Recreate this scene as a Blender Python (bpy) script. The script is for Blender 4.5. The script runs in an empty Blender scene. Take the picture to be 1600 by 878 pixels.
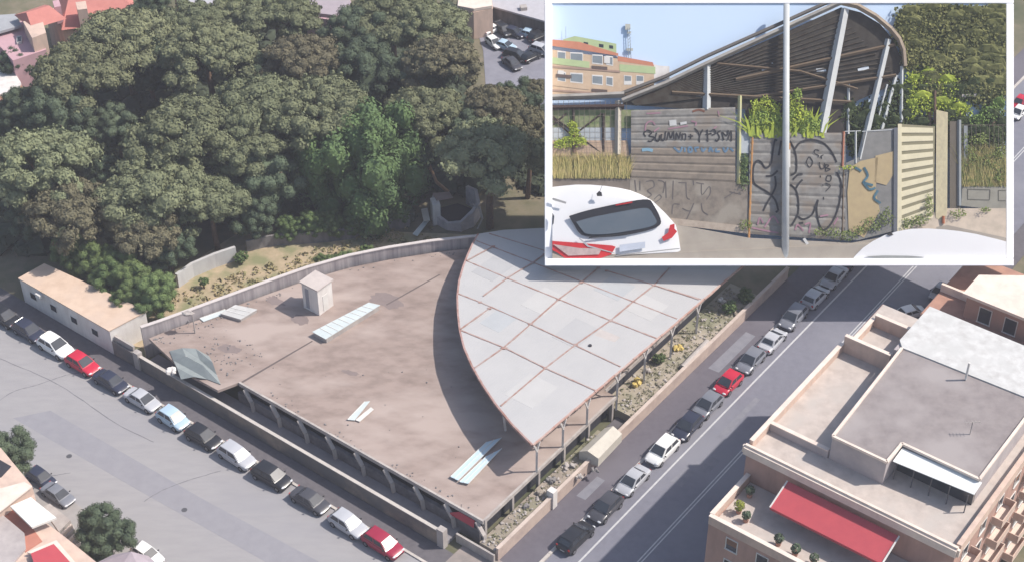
import bpy, bmesh, math, random
from mathutils import Vector, Matrix, noise
R = math.radians
C = bpy.context.scene.collection
sc = bpy.context.scene
# ------------------------------------------------------------------ camera
F = 2490.0; PIT = R(37.9); H = 131.0
cam = bpy.data.cameras.new('camera'); co = bpy.data.objects.new('camera', cam); C.objects.link(co)
co.location = (0, 0, H); co.rotation_euler = (R(90) - PIT, 0, 0)
cam.sensor_width = 36; cam.lens = 36 * F / 1600; cam.clip_start = 1; cam.clip_end = 8000
sc.camera = co
# ------------------------------------------------------------------ sky and sun
SUN = Vector((3.9, 0.15, 4.7)).normalized()
w = bpy.data.worlds.new("World"); sc.world = w; w.use_nodes = True
nt = w.node_tree; bg = nt.nodes['Background']
sky = nt.nodes.new('ShaderNodeTexSky'); sky.sky_type = 'NISHITA'; sky.sun_disc = False
sky.sun_elevation = math.asin(SUN.z); sky.sun_rotation = math.atan2(SUN.x, SUN.y)
sky.air_density = 1.2; sky.dust_density = 2.0
nt.links.new(sky.outputs[0], bg.inputs[0]); bg.inputs[1].default_value = 0.12
sl = bpy.data.lights.new('sun', 'SUN'); sl.energy = 4.2; sl.angle = R(0.7); sl.color = (1.0, 0.93, 0.85)
so = bpy.data.objects.new('sun', sl); C.objects.link(so)
so.rotation_euler = SUN.to_track_quat('Z', 'Y').to_euler(); so.location = (60, 60, 200)
vs = sc.view_settings
vs.view_transform = 'Standard'; vs.look = 'None'; vs.gamma = 1; vs.use_curve_mapping = False; vs.exposure = 0.38

# ------------------------------------------------------------------ coordinates
cp, sp = math.cos(PIT), math.sin(PIT)
def at(px, py, z=0.0):
    x = px - 800; y = py - 439
    dn = y * cp + F * sp; fw = F * cp - y * sp; k = (H - z) / dn
    return Vector((x * k, fw * k, z))
n_ = math.hypot(.608, .794); VX, VY = .608 / n_, .794 / n_; WX, WY = VY, -VX
O = at(755, 813, 3.5)
def S(s, t, z=0.0): return Vector((O.x + s * WX + t * VX, O.y + s * WY + t * VY, z))
def ST(p): 
    dx, dy = p.x - O.x, p.y - O.y
    return dx * WX + dy * WY, dx * VX + dy * VY
ANG = math.atan2(WY, WX)
DA = 1 / 204.5; DB = 3.2 * (1 / 201.6 - 1 / 204.5)
def dep(Z): return 1.0 / (DA + DB / Z)
def I(u, v, d):     # a point of the relief board at photograph position u, v and distance d along the viewing axis
    x = (u - 800) / F * d; y = (v - 439) / F * d
    return Vector((x, d * cp - y * sp, H - d * sp - y * cp))
def IZ(u, v, Z, back=0.0): return I(u, v, dep(Z) + back)

# ------------------------------------------------------------------ materials
MC = {}
def mat(name, c, rough=.85, c2=None, scale=1.0, amt=.5, spec=.3, metal=0, bump=0, c3=None, scale3=.15, stretch=None, objvar=0, emit=None):
    if name in MC: return MC[name]
    m = bpy.data.materials.new(name); m.use_nodes = True; t = m.node_tree; b = t.nodes['Principled BSDF']
    b.inputs['Roughness'].default_value = rough; b.inputs['Metallic'].default_value = metal
    b.inputs['Specular IOR Level'].default_value = spec
    col = None
    N = t.nodes.new; Lk = t.links.new
    tc = N('ShaderNodeTexCoord'); mp = N('ShaderNodeMapping'); Lk(tc.outputs['Object'], mp.inputs[0])
    if stretch: mp.inputs['Scale'].default_value = stretch[0:3]; 
    if stretch and len(stretch) > 3: mp.inputs['Rotation'].default_value = (0, 0, stretch[3])
    c2 = c2 or tuple(x * .78 for x in c)
    nz = N('ShaderNodeTexNoise'); nz.inputs['Scale'].default_value = scale; nz.inputs['Detail'].default_value = 6; nz.inputs['Roughness'].default_value = .62
    Lk(mp.outputs[0], nz.inputs['Vector'])
    rp = N('ShaderNodeMapRange'); rp.inputs[1].default_value = .38; rp.inputs[2].default_value = .66; rp.inputs[3].default_value = 0; rp.inputs[4].default_value = amt
    Lk(nz.outputs[0], rp.inputs[0])
    mx = N('ShaderNodeMix'); mx.data_type = 'RGBA'; mx.inputs[6].default_value = (*c, 1); mx.inputs[7].default_value = (*c2, 1)
    Lk(rp.outputs[0], mx.inputs[0]); col = mx.outputs[2]
    if c3:
        n3 = N('ShaderNodeTexNoise'); n3.inputs['Scale'].default_value = scale3; n3.inputs['Detail'].default_value = 4; Lk(mp.outputs[0], n3.inputs['Vector'])
        r3 = N('ShaderNodeMapRange'); r3.inputs[1].default_value = .47; r3.inputs[2].default_value = .64; Lk(n3.outputs[0], r3.inputs[0])
        m3 = N('ShaderNodeMix'); m3.data_type = 'RGBA'; Lk(r3.outputs[0], m3.inputs[0]); Lk(col, m3.inputs[6]); m3.inputs[7].default_value = (*c3, 1); col = m3.outputs[2]
    if objvar:
        oi = N('ShaderNodeObjectInfo'); hs = N('ShaderNodeHueSaturation'); r4 = N('ShaderNodeMapRange')
        r4.inputs[3].default_value = 1 - objvar; r4.inputs[4].default_value = 1 + objvar
        Lk(oi.outputs['Random'], r4.inputs[0]); Lk(r4.outputs[0], hs.inputs['Value']); Lk(col, hs.inputs['Color'])
        r5 = N('ShaderNodeMapRange'); r5.inputs[3].default_value = .5 - objvar * .07; r5.inputs[4].default_value = .5 + objvar * .07
        wn = N('ShaderNodeTexWhiteNoise'); wn.noise_dimensions = '1D'; Lk(oi.outputs['Random'], wn.inputs['W']); Lk(wn.outputs[0], r5.inputs[0]); Lk(r5.outputs[0], hs.inputs['Hue']); col = hs.outputs[0]
    Lk(col, b.inputs['Base Color'])
    if bump:
        bp = N('ShaderNodeBump'); bp.inputs['Strength'].default_value = bump; bp.inputs['Distance'].default_value = .05; Lk(nz.outputs[0], bp.inputs['Height']); Lk(bp.outputs[0], b.inputs['Normal'])
    MC[name] = m; return m

asphalt_l = mat('asphalt light', (.305, .295, .30), .9, (.262, .253, .262), 1.2, .6, c3=(.26, .255, .275), scale3=.06, stretch=(.25, 1, 1, -ANG))
asphalt_r = mat('asphalt dark', (.185, .185, .22), .85, (.15, .15, .18), 1.0, .6, c3=(.21, .21, .24), scale3=.07)
asphalt_patch = mat('asphalt patch', (.262, .257, .278), .9, (.225, .22, .243), .8, .6)
pave_dark = mat('dark tar pavement', (.125, .115, .135), .9, (.10, .092, .11), 1.5, .6, c3=(.145, .135, .155), scale3=.12)
pave_mid = mat('grey pavement', (.13, .12, .13), .9, (.09, .085, .095), 1.5, .6)
kerb_m = mat('kerb stone', (.50, .46, .42), .85, (.36, .33, .31), 1.5, .6)
paint = mat('road paint', (.52, .52, .52), .8, (.36, .36, .38), 2.5, .6)
ground_m = mat('dry soil', (.20, .17, .12), .95, (.12, .12, .07), .4, .8, c3=(.08, .09, .05), scale3=.06)
drygrass = mat('dry grass', (.43, .34, .23), .95, (.30, .25, .16), .8, .8, c3=(.22, .22, .12), scale3=.3, bump=.5)
deck_m = mat('weathered deck', (.325, .255, .225), .92, (.22, .17, .148), .6, .9, c3=(.39, .318, .285), scale3=.16, stretch=(.6, 1.2, 1, -ANG))
conc = mat('concrete', (.42, .385, .36), .9, (.28, .25, .24), .9, .7, stretch=(1, 1, .35))
conc_dark = mat('dark stained concrete', (.24, .225, .22), .9, (.12, .115, .12), .9, .8, stretch=(1, 1, .3))
conc_warm = mat('warm stained plaster', (.31, .25, .20), .9, (.14, .125, .12), .35, .95, c3=(.15, .14, .14), scale3=.22)
yard_m = mat('yard rubble ground', (.34, .29, .24), .95, (.22, .19, .16), .7, .8, c3=(.20, .20, .12), scale3=.12)
roofpan = mat('pale metal roof panel', (.43, .425, .425), .6, (.39, .388, .392), .25, .7, spec=.35)
rust = mat('rusty roof seam', (.30, .175, .145), .85, (.40, .33, .31), 1.1, .8)
steelw = mat('pale painted steel', (.60, .58, .56), .6, (.42, .39, .37), 1.0, .6)
dark = mat('painted interior shade', (.035, .035, .045), .9)  # near-black colour painting in the shade inside openings and recesses
white_m = mat('white painted plaster', (.70, .67, .64), .85, (.50, .46, .44), .9, .6, stretch=(1, 1, .3))
peach_roof = mat('peach roofing felt', (.60, .46, .36), .9, (.50, .37, .28), .7, .85, c3=(.54, .42, .34), scale3=.25)
translucent = mat('frosted pale sheet', (.55, .60, .60), .4, (.46, .52, .53), .8, .6)
bluesheet = mat('pale blue sheet', (.50, .62, .68), .4, (.42, .54, .62), .8, .6)
tarp = mat('grey green tarpaulin', (.24, .27, .27), .7, (.18, .20, .21), 1, .6)
orange_w = mat('salmon plaster', (.45, .285, .235), .9, (.33, .215, .18), .7, .8, stretch=(1, 1, .3))
peach_w = mat('peach plaster', (.60, .45, .37), .9, (.44, .34, .29), .8, .8, stretch=(1, 1, .35))
cream_w = mat('cream cornice', (.72, .62, .54), .85, (.55, .45, .40), .7, .6)
terr_floor = mat('terrace tiles', (.50, .44, .40), .9, (.38, .33, .30), .7, .85, c3=(.44, .40, .37), scale3=.3)
roof_grey = mat('grey bitumen roof', (.265, .235, .23), .92, (.20, .175, .175), .8, .85, c3=(.31, .28, .275), scale3=.16)
roof_white = mat('white coated roof', (.56, .56, .55), .8, (.40, .39, .38), .9, .8, c3=(.48, .48, .47), scale3=.3)
terracotta = mat('terracotta tiles', (.42, .24, .18), .9, (.32, .18, .14), .7, .8)
pinkroof = mat('pink red roof tiles', (.50, .20, .17), .9, (.42, .16, .14), .8, .6)
pinkwall = mat('pink plaster', (.52, .33, .36), .9, (.42, .26, .30), .5, .6)
red_awn = mat('red awning cloth', (.46, .075, .09), .8, (.38, .06, .08), .8, .5)
glass = mat('dark window glass', (.03, .035, .045), .12, (.05, .06, .075), .8, .6, spec=.6)
frame_w = mat('white window frame', (.65, .63, .60), .6)
bark = mat('pine bark', (.17, .11, .075), .95, (.09, .065, .05), 3, .8)
leaf_pine = mat('pine needles', (.19, .205, .115), .9, (.13, .145, .085), .7, .8, spec=.15, objvar=.16)
leaf_dark = mat('dark leaves', (.095, .125, .075), .85, (.065, .09, .062), .7, .8, spec=.2, objvar=.15)
leaf_brown = mat('browned needles', (.17, .155, .095), .9, (.11, .105, .07), .7, .8, spec=.15, objvar=.1)
leaf_vine = mat('fresh vine leaves', (.105, .16, .06), .85, (.065, .105, .048), .5, .8, spec=.2, objvar=.1)
leaf_hedge = mat('hedge leaves', (.135, .185, .07), .85, (.085, .125, .05), .7, .8, spec=.2, objvar=.12)
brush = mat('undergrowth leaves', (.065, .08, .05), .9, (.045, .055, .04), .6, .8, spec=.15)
tyre_m = mat('tyre rubber', (.02, .02, .022), .85)
rim_m = mat('wheel rim', (.35, .35, .36), .35, metal=.8)
lampred = mat('red lamp lens', (.45, .02, .02), .2, spec=.6)
lampclear = mat('clear lamp lens', (.65, .66, .68), .15, spec=.7)
trim = mat('black plastic trim', (.03, .03, .032), .6)

# ------------------------------------------------------------------ helpers
def tag(o, label=None, cat=None, group=None, kind=None):
    if label: o['label'] = label
    if cat: o['category'] = cat
    if group: o['group'] = group
    if kind: o['kind'] = kind
    return o
def thing(name, loc, label=None, cat=None, group=None):
    o = bpy.data.objects.new(name, None); C.objects.link(o); o.location = loc; o.empty_display_size = .5
    return tag(o, label, cat, group)
class MB:
    def __init__(s): s.v = []; s.f = []
    def add(s, vs_, fs):
        n = len(s.v); s.v += [Vector(p) for p in vs_]; s.f += [tuple(i + n for i in f) for f in fs]; return s
    def hexa(s, b, t):          # four bottom and four top corners
        return s.add(list(b) + list(t), [(3, 2, 1, 0), (4, 5, 6, 7), (0, 1, 5, 4), (1, 2, 6, 5), (2, 3, 7, 6), (3, 0, 4, 7)])
    def box(s, x0, x1, y0, y1, z0, z1):
        return s.hexa([(x0, y0, z0), (x1, y0, z0), (x1, y1, z0), (x0, y1, z0)], [(x0, y0, z1), (x1, y0, z1), (x1, y1, z1), (x0, y1, z1)])
    def sbox(s, s0, s1, t0, t1, z0, z1):
        q = [(s0, t0), (s1, t0), (s1, t1), (s0, t1)]
        return s.hexa([S(a, b, z0) for a, b in q], [S(a, b, z1) for a, b in q])
    def prism(s, pts, dz):      # polygon swept by the vector dz (number = straight down)
        d = Vector((0, 0, -dz)) if not isinstance(dz, Vector) else dz
        n = len(pts); a = [Vector(p) for p in pts]; b = [p + d for p in a]
        return s.add(a + b, [tuple(range(n)), tuple(range(2 * n - 1, n - 1, -1))] + [(i, i + n, (i + 1) % n + n, (i + 1) % n) for i in range(n)])
    def wall(s, path, th, z0, z1):   # a thin wall along a path of (x, y)
        P = [Vector((p[0], p[1])) for p in path]
        for a, b in zip(P, P[1:]):
            d = (b - a).normalized(); n = Vector((-d.y, d.x)) * th / 2; e = d * th * .3
            q = [a - n - e, b - n + e, b + n + e, a + n - e]
            s.hexa([(p.x, p.y, z0) for p in q], [(p.x, p.y, z1) for p in q])
        return s
    def ribbonwall(s, path, th, z0, z1):   # smooth continuous wall with shared corners
        P = [Vector((p[0], p[1])) for p in path]; L_ = []
        for i, p in enumerate(P):
            a = P[max(i - 1, 0)]; b = P[min(i + 1, len(P) - 1)]; d = (b - a).normalized(); n = Vector((-d.y, d.x)) * th / 2
            za = z0[i] if isinstance(z0, list) else z0; zb = z1[i] if isinstance(z1, list) else z1
            L_ += [(p.x - n.x, p.y - n.y, za), (p.x + n.x, p.y + n.y, za), (p.x + n.x, p.y + n.y, zb), (p.x - n.x, p.y - n.y, zb)]
        fs = []
        for i in range(len(P) - 1):
            k = 4 * i
            for j in range(4): fs.append((k + j, k + (j + 1) % 4, k + 4 + (j + 1) % 4, k + 4 + j))
        fs += [(3, 2, 1, 0), tuple(len(L_) - 4 + j for j in range(4))]
        return s.add(L_, fs)
    def tube(s, pts, r, n=8):
        pts = [Vector(p) for p in pts]; rs = r if isinstance(r, (list, tuple)) else [r] * len(pts); k = len(s.v)
        for i, p in enumerate(pts):
            d = (pts[min(i + 1, len(pts) - 1)] - pts[max(i - 1, 0)]).normalized()
            a = d.orthogonal().normalized() if abs(d.z) > .99 else d.cross(Vector((0, 0, 1))).normalized(); b = d.cross(a)
            for j in range(n):
                th = 2 * math.pi * j / n; s.v.append(p + (a * math.cos(th) + b * math.sin(th)) * rs[i])
        for i in range(len(pts) - 1):
            for j in range(n): s.f.append((k + i * n + j, k + i * n + (j + 1) % n, k + (i + 1) * n + (j + 1) % n, k + (i + 1) * n + j))
        s.f.append(tuple(k + j for j in range(n))[::-1]); s.f.append(tuple(k + (len(pts) - 1) * n + j for j in range(n)))
        return s
    def beam(s, a, b, w_, h_, up=Vector((0, 0, 1))):
        a, b = Vector(a), Vector(b); d = (b - a).normalized(); x = d.cross(up)
        x = (x.normalized() if x.length > 1e-4 else Vector((1, 0, 0))) * w_ / 2; y = x.normalized().cross(d) * h_ / 2
        return s.hexa([a - x - y, a + x - y, a + x + y, a - x + y], [b - x - y, b + x - y, b + x + y, b - x + y])
    def leaves(s, c, r, n, size, rng, up=.25, flat=1.0):
        for _ in range(n):
            d = Vector((rng.gauss(0, 1), rng.gauss(0, 1), rng.gauss(0, 1) + up)).normalized()
            p = Vector(c) + Vector((d.x * r[0], d.y * r[1], d.z * r[2])) * rng.uniform(.82, 1.08)
            nn = (d + Vector((rng.gauss(0, .3), rng.gauss(0, .3), rng.gauss(0, .3)))).normalized()
            a = nn.orthogonal().normalized(); b = nn.cross(a); th = rng.uniform(0, 6.28)
            u = (a * math.cos(th) + b * math.sin(th)) * size * rng.uniform(.6, 1.2); v = nn.cross(u) * rng.uniform(.5, .8)
            k = len(s.v); s.v += [p - u * .6 - v * .3, p + v * .1 - u * .05 - v, p + u * .6, p + v]; s.f.append((k, k + 1, k + 2, k + 3))
        return s
    def ball(s, c, r, rng, jit=.12, n=(6, 8)):
        k = len(s.v); a, b = n; c = Vector(c)
        s.v.append(c + Vector((0, 0, r[2])))
        for i in range(1, a):
            ph = math.pi * i / a
            for j in range(b):
                th = 2 * math.pi * j / b; q = 1 + rng.uniform(-jit, jit)
                s.v.append(c + Vector((math.sin(ph) * math.cos(th) * r[0] * q, math.sin(ph) * math.sin(th) * r[1] * q, math.cos(ph) * r[2] * q)))
        s.v.append(c - Vector((0, 0, r[2]))); e = len(s.v) - 1
        for j in range(b):
            s.f.append((k, k + 1 + j, k + 1 + (j + 1) % b)); s.f.append((e, e - b + (j + 1) % b, e - b + j))
            for i in range(a - 2):
                q = k + 1 + i * b; s.f.append((q + j, q + b + j, q + b + (j + 1) % b, q + (j + 1) % b))
        return s
    def data(s, name, m, origin=Vector((0, 0, 0)), smooth=False, bevel=0, clip=False, fix=True):
        me = bpy.data.meshes.new(name); me.from_pydata([p - origin for p in s.v], [], s.f)
        if fix or bevel or clip:
            bm = bmesh.new(); bm.from_mesh(me)
            if clip:
                c0 = Vector((0, 0, H)) - origin; K = [(863, 6), (1572, 6), (1572, 404), (863, 404)]
                for i in range(4):
                    a = I(*K[i], 200) - origin; b = I(*K[(i + 1) % 4], 200) - origin
                    n = (a - c0).cross(b - c0).normalized()
                    cc = I(1217, 205, 200) - origin
                    if (cc - c0).dot(n) > 0: n = -n
                    r = bmesh.ops.bisect_plane(bm, geom=bm.verts[:] + bm.edges[:] + bm.faces[:], plane_co=c0, plane_no=n, clear_outer=True)
                    ed = [e for e in r['geom_cut'] if isinstance(e, bmesh.types.BMEdge)]
                    if ed and clip != 'open':
                        try: bmesh.ops.holes_fill(bm, edges=ed)
                        except Exception: pass
            if bevel: 
                bmesh.ops.remove_doubles(bm, verts=bm.verts, dist=1e-4)
                bmesh.ops.bevel(bm, geom=[e for e in bm.edges if len(e.link_faces) == 2 and e.calc_face_angle(0) > .5], offset=bevel, segments=2, affect='EDGES', clamp_overlap=True)
            bmesh.ops.recalc_face_normals(bm, faces=bm.faces); bm.to_mesh(me); bm.free()
        if smooth:
            for p in me.polygons: p.use_smooth = True
        me.materials.append(m); return me
    def build(s, name, m, parent=None, **kw):
        if parent is not None:
            r = parent
            while r.parent: r = r.parent
            org = r.location.copy()
        else:
            xs = [p.x for p in s.v]; ys = [p.y for p in s.v]
            org = Vector(((min(xs) + max(xs)) / 2, (min(ys) + max(ys)) / 2, min(p.z for p in s.v)))
        me = s.data(name, m, org, **kw)
        o = bpy.data.objects.new(name, me); C.objects.link(o)
        if parent is not None: o.parent = parent
        else: o.location = org
        return o
kids = {}
def copy_tree(o, parent=None):
    c = o.copy(); C.objects.link(c); c.parent = parent
    for ch in list(o.children): copy_tree(ch, c)
    return c
def struct(name, mb, m, **kw): return tag(mb.build(name, m, **kw), kind='structure')

# ------------------------------------------------------------------ ground, roads, pavements
g = MB(); g.add([(-3000, -3000, -.05), (3000, -3000, -.05), (3000, 3000, -.05), (-3000, 3000, -.05)], [(0, 1, 2, 3)])
struct('ground', g, ground_m, fix=False)
def sheet(pts, z): m_ = MB(); m_.prism([S(a, b, z) for a, b in pts], .04 + z); return m_
struct('road', sheet([(-140, -6.3), (7.0, -6.3), (7.0, -90), (24, -90), (24, -30), (24, -23.5), (-140, -23.5)], .0), asphalt_l)
struct('road', sheet([(7.0, -6.25), (23, -6.25), (23, 175), (7.0, 175)], .004), asphalt_r)
struct('asphalt_patch', sheet([(-57.5, -18.6), (-55, -15.0), (-30, -14.2), (-8, -12.8), (7, -12.4), (7, -16.2), (-16, -16.6), (-35, -17.6)], .006), asphalt_patch)
mk = MB()
for s0, s1, t0, t1 in [(9.9, 10.12, -4, 173), (15.0, 15.14, -2, 173), (15.36, 15.5, -2, 173)]:
    n = 60
    for i in range(n):
        a = t0 + (t1 - t0) * i / n; b = t0 + (t1 - t0) * (i + 1) / n
        mk.prism([S(s0, a, .008), S(s1, a, .008), S(s1, b, .008), S(s0, b, .008)], .003)
for k in range(4): mk.prism([S(16 + k * .9, 118, .008), S(16.45 + k * .9, 118, .008), S(16.45 + k * .9, 121, .008), S(16 + k * .9, 121, .008)], .003)
struct('road_markings', mk, paint)
rg = random.Random(70)
def crack(pts, wd=.07):
    P = curve_([(a, b) for a, b in pts], 7); m_ = MB()
    for (a, b), (c_, d) in zip(P, P[1:]):
        p, q = at(a, b, .009), at(c_, d, .009); n = (q - p).cross(Vector((0, 0, 1))).normalized() * wd * rg.uniform(.5, 1.2)
        m_.prism([p - n, q - n, q + n, p + n], .002)
    return m_
def curve_(P, n):
    out = []; Q = [P[0]] + list(P) + [P[-1]]
    for i in range(1, len(Q) - 2):
        for k in range(n):
            t = k / n; a, b, c_, d = Q[i - 1:i + 3]
            out.append(tuple(.5 * ((2 * b[j]) + (-a[j] + c_[j]) * t + (2 * a[j] - 5 * b[j] + 4 * c_[j] - d[j]) * t * t + (-a[j] + 3 * b[j] - 3 * c_[j] + d[j]) * t ** 3) + rg.uniform(-.4, .4) for j in (0, 1)))
    return out + [P[-1]]
tarm = mat('crack sealant', (.17, .165, .18), .8)
for P in ([(-10, 632), (20, 612), (60, 600), (110, 584), (150, 580)], [(225, 783), (255, 765), (300, 748), (345, 735)], [(60, 735), (80, 742), (110, 738)], [(330, 640), (420, 700), (500, 760)], [(0, 560), (90, 600), (180, 660), (240, 690)]): struct('crack', crack(P, .05), tarm)
for (a, b) in ((108, 712), (288, 796)):
    c0 = at(a, b, .014); m_ = MB(); m_.prism([c0 + Vector((math.cos(k * .524) * .34, math.sin(k * .524) * .34, 0)) for k in range(12)], .012); struct('manhole_cover', m_, mat('iron cover', (.09, .09, .10), .6))
for (s0, t0, w_, l_) in ((11.2, 20.5, 1.5, 3.2), (12.8, 24, 1.2, 3.0), (11.5, 30, .8, 9), (16.5, 40, 1.4, 5), (4, 12, 1.2, 4), (4.2, 40, 1.5, 9)):
    z_ = .012 if s0 > 7 else .128
    m_ = MB(); m_.prism([S(s0, t0, z_), S(s0 + w_, t0 + .1, z_), S(s0 + w_, t0 + l_, z_), S(s0 + .1, t0 + l_, z_)], .004); struct('asphalt_patch', m_, mat('right road patch', (.215, .215, .24), .9, (.16, .16, .19), 1, .7))
# pavement along the left street, with its corner
struct('pavement', MB().sbox(-140, -1.5, -6.0, -3.35, -.02, .12), pave_mid)
struct('pavement', MB().sbox(3.0, 6.6, -1.0, 175, -.02, .12), pave_dark)
struct('pavement', MB().prism([S(a, b, .125) for a, b in [(-1.5, -6.0), (5.2, -6.0), (6.6, -4.6), (6.6, -1.0), (-1.5, -1.0)]], .14), mat('tan corner pavement', (.30, .255, .235), .9, (.2, .18, .17), .5, .8))
struct('pavement', MB().sbox(-140, 25, -30, -23.5, -.02, .12), mat('light pavement', (.32, .30, .29), .9))
struct('pavement', MB().sbox(23, 26, -6, 175, -.02, .12), pave_mid)
kb = MB()
for i in range(60): kb.sbox(-140 + i * 2.37, -140 + i * 2.37 + 2.34, -6.32, -6.003, -.02, .15)
struct('kerb', kb, kerb_m)
kb = MB()
for i in range(75): kb.sbox(6.603, 6.98, -4 + i * 2.35, -4 + i * 2.35 + 2.32, -.02, .15)
struct('kerb', kb, kerb_m)

# ------------------------------------------------------------------ air
hz_ = MB().box(-3100, 3100, -3100, 3100, -1.1, 140)
ho = tag(hz_.build('haze', mat('haze air', (1, 1, 1))), kind='stuff')
hm = ho.data.materials[0]; hn = hm.node_tree; 
for n in list(hn.nodes):
    if n.type != 'OUTPUT_MATERIAL': hn.nodes.remove(n)
pv = hn.nodes.new('ShaderNodeVolumePrincipled'); pv.inputs['Color'].default_value = (.90, .90, 1.0, 1); pv.inputs['Density'].default_value = .00034; pv.inputs['Anisotropy'].default_value = 0
hn.links.new(pv.outputs[0], [n for n in hn.nodes if n.type == 'OUTPUT_MATERIAL'][0].inputs['Volume'])

# grassy strip behind the deck, woodland floor
gr = MB(); gr.prism([S(a, b, .03) for a, b in [(-58, -1.5), (-50, 2), (-47, 12), (-43, 24), (-38, 31), (-30, 40), (-34, 46), (-46, 38), (-56, 32), (-63, 24), (-63, 10), (-62, 2)]], .06)
struct('dry_grass_strip', gr, drygrass)

# ------------------------------------------------------------------ the raised deck
ZD = 3.5
deck = thing('roof_deck', S(-20, 15, 0), 'wide brown concrete roof deck raised on columns, weathered and empty', 'roof deck')
arc_back = [(-52.2, -1.0), (-51.6, 1.0), (-49.5, 6.5), (-47, 13.5), (-44.6, 19.8), (-42, 25), (-39, 29.5), (-35.5, 34), (-32.5, 37.5)]
slab = [(-52.2, -1.0)] + arc_back[1:] + [(-30, 41), (-25, 46), (-14, 48), (-1.6, 48), (-1.6, 25.5), (0, 25.5), (0, 0), (-37.4, 0), (-38.4, -2.6), (-44, -2.7)]
m_ = MB(); m_.prism([S(a, b, ZD) for a, b in slab], .38); m_.build('slab', deck_m, deck)
m_ = MB()   # pale edge band of the slab
m_.sbox(-37.4, .06, -.16, .10, ZD - .45, ZD + .06); m_.sbox(-.10, .16, .10, 25.5, ZD - .45, ZD + .06); m_.sbox(-1.65, -1.5, 25.6, 48, ZD - .45, ZD + .06)
m_.build('edge_band', mat('pale slab edge', (.46, .42, .39), .9, (.28, .25, .24), .8, .8), deck)
m_ = MB(); m_.sbox(-37.4, -.2, .7, .95, 0, 3.1); m_.sbox(-1.1, -.9, 1, 25, 0, 3.1); m_.sbox(-2.0, -1.8, 25, 48, 0, 3.1); m_.sbox(-1.8, -1, 25.2, 25.4, 0, 3.1); m_.build('inner_wall', dark, deck)  # near-black wall stands in for the shaded space under the deck
m_ = MB(); m_.sbox(-37.6, -.3, -.3, .16, 0, 2.0); m_.build('spandrel', mat('dark mottled concrete', (.17, .16, .17), .9, (.08, .08, .09), .7, .9), deck)  # dark grey concrete, mottled darker by noise
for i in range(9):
    s0 = -36.6 + i * 4.45
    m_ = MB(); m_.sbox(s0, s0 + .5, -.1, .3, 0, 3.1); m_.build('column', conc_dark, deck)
    m_ = MB(); m_.beam(S(s0 + .2, -.22, 3.05), S(s0 + 1.5, -.5, 1.9), .45, .3); m_.beam(S(s0 + 1.5, -.45, 1.9), S(s0 + 1.7, -.5, .5), .4, .3); m_.build('brace', conc, deck)
for i in range(6):
    t0 = .2 + i * 4.9
    m_ = MB(); m_.sbox(-.3, .1, t0, t0 + .35, 0, 3.1); m_.build('column', conc, deck)
# expansion joints
m_ = MB()
m_.prism([S(-37.3, 0.2, ZD + .012), S(-37.0, 0.2, ZD + .012), S(-35.6, 11, ZD + .012), S(-35.8, 11, ZD + .012)], .01); m_.build('expansion_joint', mat('joint tar', (.13, .105, .10), .9), deck); m_ = MB()
m_.prism([S(-33.2, 22, ZD + .012), S(-33.0, 22, ZD + .012), S(-31.6, 31, ZD + .012), S(-31.8, 31, ZD + .012)], .01)
m_.build('expansion_joint', mat('joint tar', (.13, .105, .10), .9), deck)
# stains and a painted shadow blob, with shapes of their own
rg = random.Random(3)
m_ = MB()
def blob(c, rs, rt, rot, z, n=22, jit=.25):
    out = []
    for i in range(n):
        th = 2 * math.pi * i / n; q = 1 + rg.uniform(-jit, jit); a = math.cos(th) * rs * q; b = math.sin(th) * rt * q
        out.append(S(c[0] + a * math.cos(rot) - b * math.sin(rot), c[1] + a * math.sin(rot) + b * math.cos(rot), z))
    return out
for (px, py, a, b, r_) in [(548, 582, 1.1, .4, .3), (605, 470, 2.2, 1.3, .2), (470, 500, 1.2, .8, 0), (430, 470, 1.4, .7, 0), (360, 545, 1.6, .7, .4)]:
    c_ = ST(at(px, py, ZD)); m_ = MB(); m_.prism(blob(c_, a, b, r_, ZD + .008), .006); m_.build('stain_and_shadow', mat('dark deck stain', (.23, .185, .175), .95), deck)

# boundary parapet curving behind the deck
rp = thing('parapet_wall', S(-45, 18, 0), 'curved pale concrete parapet wall behind the brown deck', 'wall')
P_ = [S(a, b) for a, b in [(-53.2, -1.2), (-52.2, 1.2), (-50.1, 7.0), (-47.6, 14.0), (-45.2, 20.3), (-42.6, 25.5), (-39.6, 30.0), (-36.1, 34.5), (-32.0, 39), (-27, 44)]]
m_ = MB(); m_.ribbonwall(P_, .35, 0, 4.9); m_.build('wall_panel', mat('streaked concrete', (.44, .40, .40), .9, (.24, .215, .23), .9, .9, stretch=(2.2, 2.2, .12)), rp)
m_ = MB(); m_.ribbonwall(P_, .5, 4.9, 5.02); m_.build('coping', mat('pale coping', (.56, .51, .49), .9), rp)
# second curved wall in the dry grass
P_ = [at(a, b, 1.5) for a, b in [(276, 435), (300, 418), (335, 403), (368, 392)]]
tag(MB().ribbonwall(P_, .45, -.02, 2.2).build('garden_wall', mat('white-grey wall', (.50, .50, .50), .9, (.38, .37, .38), 1, .6, stretch=(1, 1, .3))), 'short curved whitish wall standing in the dry grass', 'wall')
P_ = [at(a, b, 1.0) for a, b in [(385, 384), (410, 378), (432, 374), (470, 372), (520, 368), (560, 362), (600, 352), (640, 345)]]
tag(MB().ribbonwall(P_, .3, -.02, 1.8).build('garden_wall', conc_dark), 'long low grey wall under the green hedge at the wood edge', 'wall')

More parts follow.
